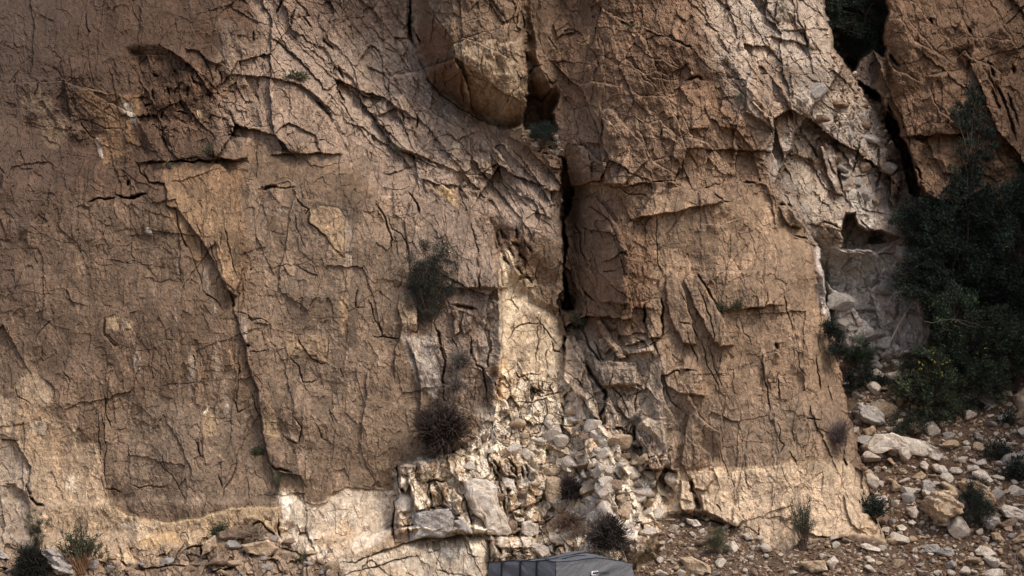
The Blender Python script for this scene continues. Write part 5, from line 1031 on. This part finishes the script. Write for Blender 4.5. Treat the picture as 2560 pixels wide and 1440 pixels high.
tree("2225,1045 2260,1030 2320,1040 2325,1080 2280,1095 2235,1085", (2280, 1098), 'low grey shrub under the yellow flowered bush', 8, dep(2280, 1095) + .25, .5, 24, 230, .055, .014, .10, cols=DARKG + OLIVE[1:2], name='shrub', cat='shrub', trunk=.03)
tree("2062,-120 2230,-120 2215,10 2210,90 2190,160 2150,130 2090,100 2068,60", (2150, 190), 'black shaded evergreen filling the top of the dark gully', 9, -7.3, 1.0, 90, 330, .09, .02, .18, cols=DARKG)
tree("2060,800 2085,815 2110,850 2105,890 2080,880 2068,850", (2095, 905), 'dark narrow bush against the grey rock right of the wall edge', 10, dep(2095, 905) + .35, .4, 18, 260, .07, .016, .10, name='bush', cat='bush', trunk=.03)
tree("2120,870 2150,855 2180,870 2180,905 2130,910", (2150, 925), 'loose green bush at the foot of the grey rock', 11, dep(2150, 925) + .4, .5, 18, 220, .11, .013, .12, cols=GREEN + DARKG, name='bush', cat='bush', trunk=.03)
tree("2120,920 2170,930 2180,960 2130,975", (2150, 985), 'dark bush between white stones near the wall edge', 12, dep(2150, 980) + .2, .4, 14, 220, .08, .015, .11, name='bush', cat='bush', trunk=.02)
B_ = [('tuft', 2180, 1290, 90, 60, 'dark leafy clump on the dark soil left of the white cube like stone', 'bush', DARKG, 3),
      ('bush', 2445, 1310, 90, 120, 'straggly dark green shrub in front of the big oblong boulder', 'shrub', DARKG, 1),
      ('tuft', 2500, 1150, 80, 60, 'dark low plant among white stones near the right edge', 'plant', DARKG, 2.5),
      ('tuft', 2540, 1200, 90, 60, 'dark spreading plant at the right edge of the stone slope', 'plant', DARKG, 2.5),
      ('tuft', 2520, 1060, 60, 40, 'dark tuft just below the bushes at the right edge', 'plant', DARKG, 2),
      ('tuft', 2200, 960, 50, 30, 'small dark tuft beside the bright white stone', 'plant', DARKG, 2),
      ('bush', 1072, 804, 96, 200, 'tall grey green bush hanging on the cliff above two dry ones', 'bush', [(.036, .038, .028), (.052, .048, .036), (.026, .028, .023)], 3.0),
      ('ball', 1102, 1126, 128, 136, 'round dry brown twiggy bush clinging to the wall above the rubble', 'bush', None, 3.2),
      ('ball', 1150, 930, 72, 80, 'thin dead bush of bare grey twigs beside the smooth grey pillar', 'bush', None, .45),
      ('ball', 1425, 1250, 70, 72, 'small dark dry bush beside the tan flat topped block', 'bush', None, 1.2),
      ('ball', 1520, 1375, 110, 100, 'dark dry bush spreading down the pale rock above the tent cover', 'bush', None, 1.8),
      ('bush', 1790, 1378, 60, 60, 'small dry bush with a green top on the gravel tongue', 'bush', OLIVE, .8),
      ('broom', 2008, 1374, 90, 138, 'upright green broom like shrub on the gravel at the wall foot', 'shrub', [(.035, .050, .030), (.050, .065, .036)], 1.9),
      ('broom', 200, 1436, 165, 125, 'fan shaped green shrub with orange stems at the bottom left', 'shrub', [(.025, .042, .026), (.035, .052, .028)], 1.2),
      ('bush', 92, 1368, 46, 96, 'narrow dark green shrub in the crevice at the lower left', 'shrub', DARKG + GREEN[:1], .9),
      ('ball', 82, 1434, 92, 78, 'low dense black green tussock beside the layered grey boulder', 'bush', None, 2.4),
      ('tuft', 548, 1340, 48, 40, 'small bright green bush with red stems above the shelf', 'bush', GREEN, 3),
      ('tuft', 645, 1135, 34, 26, 'small green tuft on the panel edge halfway down', 'plant', GREEN, 2),
      ('bush', 694, 1232, 30, 58, 'narrow green plant in the slot at the foot of the panel edge', 'plant', GREEN, .5),
      ('tuft', 745, 1404, 34, 24, 'little green plant low on the pale bedrock', 'plant', GREEN, 1.5),
      ('tuft', 525, 385, 44, 36, 'yellowish green plant on the upper left ledge', 'plant', GREEN + OLIVE[:1], 1.2),
      ('tuft', 416, 418, 34, 16, 'flat grey green tuft on the left end of the ledge', 'plant', OLIVE, .8),
      ('tuft', 1843, 775, 34, 34, 'small green spiky plant on a rim of the right wall', 'plant', GREEN, 1.5),
      ('tuft', 1803, 776, 40, 22, 'low dark green tuft left of the small spiky plant', 'plant', GREEN, 1.5),
      ('ball', 2098, 1120, 58, 100, 'dry purplish bush on the lower edge of the right wall', 'bush', None, .7),
      ('bush', 1358, 362, 66, 60, 'dark green bush deep in the foot of the cleft', 'bush', DARKG, .9),
      ('tuft', 1448, 812, 56, 44, 'green wispy plant at the lower end of the black crack', 'plant', GREEN, 1.0),
      ('tuft', 1440, 850, 34, 40, 'second wispy plant just below the end of the black crack', 'plant', OLIVE, .8),
      ('ball', 1590, 1062, 40, 34, 'small dry shrub beside the rounded pillar', 'shrub', None, .5),
      ('tuft', 1622, 1385, 32, 30, 'small green plant just right of the tent cover', 'plant', GREEN, 1.2),
      ('tuft', 1284, 820, 14, 22, 'tiny green plant on the golden rock of the cone', 'plant', GREEN, .6),
      ('tuft', 1495, 1206, 22, 12, 'tiny green tuft on the pale slope right of the dry bush', 'plant', GREEN, .6),
      ('tuft', 1362, 1248, 22, 16, 'tiny green tuft in the crack beside the flat topped block', 'plant', GREEN, .6),
      ('bush', 1975, 410, 26, 40, 'small dark bush in the upper right part of the wall', 'bush', DARKG, .35),
      ('bush', 1846, 270, 30, 44, 'sparse green shrub high on the right wall', 'shrub', OLIVE, .25),
      ('bush', 1958, 50, 34, 50, 'green shrub in the groove at the top of the right wall', 'shrub', OLIVE + GREEN, .3),
      ('tuft', 1578, 68, 26, 16, 'little green plant in a hole near the top centre', 'plant', GREEN, 1),
      ('tuft', 1000, 376, 26, 14, 'little green plant on the pale slab below the hanging buttress', 'plant', GREEN, .8),
      ('tuft', 740, 196, 66, 16, 'dry grass tuft on the diagonal ledge high on the left', 'plant', OLIVE, 1.2),
      ('bush', 2055, 740, 26, 40, 'pale wispy plant at the wall edge beside the grey rock', 'plant', OLIVE, .2),
      ('tuft', 2190, 610, 50, 30, 'dark plant at the mouth of the small black cave', 'plant', DARKG, 1.5),
      ('ball', 1140, 985, 70, 60, 'tangle of thin dead stems above the round dry bush', 'bush', None, .22),
      ('ball', 640, 1345, 110, 40, 'tangle of dead branches lying on the shelf', 'bush', None, .10),
      ('ball', 1420, 1320, 90, 40, 'mat of dry reddish twigs above the lowest cone blocks', 'bush', None, .4)]
for i, (kd, x, y, w_, h_, lb, ct, cl, dn) in enumerate(B_):
    tw = {7: (.048, .034, .028), 8: GTWIG, 9: (.035, .027, .024), 10: (.040, .032, .028), 13: (.22, .12, .065), 15: (.022, .022, .016), 24: (.12, .09, .085), 28: GTWIG, 41: GTWIG, 42: (.20, .15, .11), 43: (.13, .085, .06)}.get(i, TWIG)
    plant(kd, x, y, w_, h_, lb, ct, seed=i, dens=dn, cols=cl, twig=tw, off=.10 if kd == 'ball' else .05)
def branch(label, segs, d, r0, colr, seed):
    r = np.random.default_rng(seed); paths = []; rad = []; R0 = np.array(at(*segs[0][0], d))
    for k_, s in enumerate(segs):
        q = np.array([at(x, y, d + .05 * j) for j, (x, y) in enumerate(s)]) - R0; t = np.linspace(0, 1, len(q)); t2 = np.linspace(0, 1, len(q) * 4)
        paths.append(np.stack([np.interp(t2, t, q[:, i]) for i in range(3)], 1)); rad.append((r0 * (1 if k_ == 0 else .6), r0 * .35))
    V, Fq, Cc = tubes(paths, rad, colr, r); o = link_mesh('dead_branch', V, Fq, M_twig, None, Cc, smooth=True); o.location = R0; tag(o, label, 'branch')
branch('long pale bare branch arching beside the grey rock on the right', [pts(6, "1055,260 1090,190 1130,120 1165,75 1200,55"), pts(6, "1150,95 1180,60 1190,90")], -4.4, .022, (.26, .22, .19), 1)
branch('pale forked branch lying across the dark evergreen', [pts(6, "1220,165 1260,175 1320,160 1365,155 1430,165 1500,185"), pts(6, "1365,155 1355,175"), pts(6, "1380,158 1440,190 1480,195")], -3.4, .015, (.15, .12, .09), 2)
branch('thin bare grey branches at the foot of the grey rock', [pts(6, "1100,310 1108,270 1100,230 1098,190"), pts(6, "1105,300 1140,270 1175,262"), pts(6, "1095,340 1120,300 1180,265 1200,250")], -4.3, .016, (.24, .20, .18), 3)
branch('bare pale twigs standing at the bottom right corner', [pts(8, "1800,1400 1810,1280 1830,1190 1860,1150"), pts(8, "1850,1400 1830,1300 1840,1220 1870,1180"), pts(8, "1870,1440 1850,1330 1820,1290")], dep(2545, 1430) + .2, .014, (.36, .29, .23), 4)
branch('fallen dead stick lying on the gravel at the cliff corner', [pts(8, "200,1260 330,1290 440,1310 510,1345"), pts(8, "560,1220 610,1260 660,1310")], dep(2150, 1405) + .12, .013, (.30, .24, .19), 5)
branch('dry roots hanging out of the cracks in the shattered rock', [pts(5, "745,690 765,720 760,760 790,780 840,785 870,775"), pts(5, "870,700 900,740 950,745 1000,735"), pts(5, "760,850 770,900 800,940")], dep(1240, 1100) + .28, .014, (.34, .28, .23), 6)
# ---------------------------------------------------------------- the covered rooftop tent
def tent():
    Dt = 20.5; Bx = np.array(at(1390, 1404, Dt)); A_ = np.array(at(1223, 1398, Dt - .86)); C_ = np.array(at(1581, 1399, Dt - .92))
    Z0 = Bx[2]; A_[2] = Z0; C_[2] = Z0; eu = A_ - Bx; ev = C_ - Bx; root = empty('rooftop_tent', (Bx + (eu + ev) / 2)[:3] - np.array([0, 0, .42]))
    tag(root, 'grey fabric covered rooftop tent with three black straps at the bottom edge', 'tent cover')
    R0 = np.array(root.location)
    def top(u, v):   # height of the fabric over the folded tent
        z = -.060 * (u ** 3 * (1 - v) + v ** 3 * (1 - u)) + .012 * np.sin(u * 3.1) * np.sin(v * 3.1)
        z = z + .10 * np.exp(-((u - .62) / .26) ** 2 - ((v - .86) / .22) ** 2) + .05 * np.exp(-((u - .15) / .3) ** 2 - ((v - .55) / .22) ** 2)
        z = z + .020 * fbm(u * 100, v * 100, 26, 4, 300) - .010 * np.abs(fbm(u * 100 + v * 60, v * 100 - u * 30, 17, 2, 305)) - .012 * np.exp(-((u - .25) / .012) ** 2) * 0
        return z
    n = 110; m = 36; u, v = np.meshgrid(np.linspace(0, 1, n), np.linspace(0, 1, n), indexing='ij')
    P0 = Bx + u[..., None] * eu + v[..., None] * ev; P0[..., 2] += top(u, v); V = [P0.reshape(-1, 3)]; g = np.arange(n * n).reshape(n, n)
    F_ = [np.stack([g[:-1, :-1], g[1:, :-1], g[1:, 1:], g[:-1, 1:]], -1).reshape(-1, 4)]; off = n * n
    nu = np.cross(ev, (0, 0, 1)); nu /= np.linalg.norm(nu); nv = np.cross((0, 0, 1), eu); nv /= np.linalg.norm(nv)
    for k_, (uu, vv, nn) in enumerate(((np.linspace(0, 1, n), np.zeros(n), -nv), (np.zeros(n), np.linspace(0, 1, n), nu * 1), (np.linspace(0, 1, n), np.ones(n), nv), (np.ones(n), np.linspace(0, 1, n), -nu))):
        if np.dot(nn, (Bx + (eu + ev) / 2) - (Bx + uu[n // 2] * eu + vv[n // 2] * ev)) > 0: nn = -nn
        t = np.linspace(0, 1, m)[None, :]; b = Bx + uu[:, None] * eu + vv[:, None] * ev; s = (uu + vv) if k_ in (0, 1) else (uu + vv)
        P = np.repeat(b[:, None, :], m, 1); P[..., 2] += top(uu, vv)[:, None] - .42 * t
        bul = .022 * np.sin(pi * np.clip(t, 0, 1)) + .034 * fbm(s[:, None] * 100 + 40 * t + 40 * k_, t * 34 + s[:, None] * 20, 30, 4, 310 + k_) * np.clip(t * 8, 0, 1) * (1.4 if k_ == 1 else .8)
        P += nn * bul[..., None]; V.append(P.reshape(-1, 3)); g = np.arange(n * m).reshape(n, m) + off; off += n * m
        F_.append(np.stack([g[:-1, :-1], g[1:, :-1], g[1:, 1:], g[:-1, 1:]], -1).reshape(-1, 4))
    mf = plain_mat('grey_canvas', (.085, .087, .095), (.125, .127, .135), 60, .62, .15); mb_ = plain_mat('black_webbing', (.012, .012, .015), (.02, .02, .024), 80, .6, .1)
    mw = plain_mat('white_label', (.72, .72, .72), (.78, .78, .78), 10, .5, 0); mk = plain_mat('dark_print', (.02, .02, .025), (.03, .03, .035), 10, .5, 0)
    link_mesh('cover', np.concatenate(V) - R0, np.concatenate(F_), mf, root, smooth=True)
    nA = -nv if np.dot(-nv, eu + ev) < 0 else nv      # outward normal of the left (dark) face
    for uc in (.785, .505, .262):      # straps run up the left face and back across the top
        t = np.linspace(-1, 1, 60); L_ = []; R_ = []
        for q in t:
            for sgn, arr in ((-1, L_), (1, R_)):
                u1 = uc + sgn * .013
                if q < 0: p = Bx + u1 * eu + nA * (.030 + .02 * sin(-q * 1.2)); p = p + (0, 0, float(top(np.array(u1), np.array(0.0))) + .42 * q * .9 + .004)
                else: p = Bx + u1 * eu + q * ev; p = p + (0, 0, float(top(np.array(u1), np.array(q))) + .010)
                arr.append(p)
        P = np.array([L_, R_]); P2 = P - np.array([0, 0, .004]) - nA * .004; VV = np.concatenate([P.reshape(-1, 3), P2.reshape(-1, 3)]); k = 60; i = np.arange(k - 1)
        Fs = np.concatenate([np.stack([i, i + 1, i + k + 1, i + k], 1), np.stack([i + 2 * k, i + 2 * k + k, i + 3 * k + 1, i + 2 * k + 1], 1), np.stack([i, i + 2 * k, i + 2 * k + 1, i + 1], 1), np.stack([i + k, i + k + 1, i + 3 * k + 1, i + 3 * k], 1)])
        link_mesh('strap', VV - R0, Fs, mb_, root)
    edge = []
    for a_, b_ in (((0, 0), (1, 0)), ((0, 0), (0, 1))):
        edge.append(np.array([Bx + (a_[0] + (b_[0] - a_[0]) * q) * eu + (a_[1] + (b_[1] - a_[1]) * q) * ev + np.array([0, 0, float(top(np.array(a_[0] + (b_[0] - a_[0]) * q), np.array(a_[1] + (b_[1] - a_[1]) * q))) + .002]) for q in np.linspace(0, 1, 50)]) - R0)
    V_, Fq, Cc = tubes(edge, [(.007, .007)] * 2, (.02, .02, .022), np.random.default_rng(2), 0); link_mesh('piping', V_, Fq, mb_, root)
    # seam across the bulge and the printed label on the right-hand face
    vt = np.linspace(.30, .97, 40); path = np.array([Bx + (.02 + .25 * math.sin(q * 3)) * eu + q * ev + np.array([0, 0, float(top(np.array(.02 + .25 * math.sin(q * 3)), np.array(q))) + .004]) for q in vt]) - R0
    V_, Fq, Cc = tubes([path], [(.005, .005)], (.02, .02, .022), np.random.default_rng(1), 0); link_mesh('seam', V_, Fq, mb_, root)
    nC = nu if np.dot(nu, eu + ev) < 0 else -nu; ex = ev / np.linalg.norm(ev); ez = np.array([0, 0, 1.0])
    def on_face(px, py):    # point on the right-hand face
        f_ = (px - 1390) / (1581 - 1390.); b = Bx + f_ * ev; s = at(px, py, 0); dirv = np.array(s) - np.array(CAM)
        t = np.dot(b - np.array(CAM), nC) / np.dot(dirv, nC); return np.array(CAM) + dirv * t + nC * .062
    c = on_face(1480, 1432.5); w2, h2, r_ = .062, .030, .012; ring = []
    for qx, qz, a0 in ((1, 1, 0), (-1, 1, 90), (-1, -1, 180), (1, -1, 270)):
        for a in np.linspace(a0, a0 + 90, 5): ring.append(((w2 - r_) * qx + r_ * cos(radians(a)), (h2 - r_) * qz + r_ * sin(radians(a))))
    ring = np.array(ring); k = len(ring); fr = c + ring[:, :1] * ex + ring[:, 1:] * ez; bk = fr - nC * .004; VV = np.concatenate([fr, bk, [c]]); i = np.arange(k); j = (i + 1) % k
    Ft = np.concatenate([np.stack([i, j, np.full(k, 2 * k)], 1), np.stack([i, i + k, j + k], 1), np.stack([i, j + k, j], 1)])
    lab = link_mesh('logo_label', VV - R0, Ft, mw, root)
    import mathutils
    for txt, x, y, s in (('ARB', 1480, 1432.5, .056), ('TOURING', 1500, 1433, .052)):
        cu = bpy.data.curves.new('lettering', 'FONT'); cu.body = txt; cu.size = s; cu.align_x = 'CENTER'; cu.align_y = 'CENTER'; cu.extrude = .0015; cu.offset = .0015
        to = bpy.data.objects.new('tmp', cu); COL.objects.link(to); dg = bpy.context.evaluated_depsgraph_get(); me = bpy.data.meshes.new_from_object(to.evaluated_get(dg)); bpy.data.objects.remove(to)
        me.materials.clear(); me.materials.append(mk); o = bpy.data.objects.new('lettering', me); COL.objects.link(o); o.parent = lab if txt == 'ARB' else root
        p = on_face(x, y) + nC * .006 - R0; mm = mathutils.Matrix((ex, ez, nC)).transposed().to_4x4(); mm.translation = mathutils.Vector(p); o.matrix_local = mm
tent()
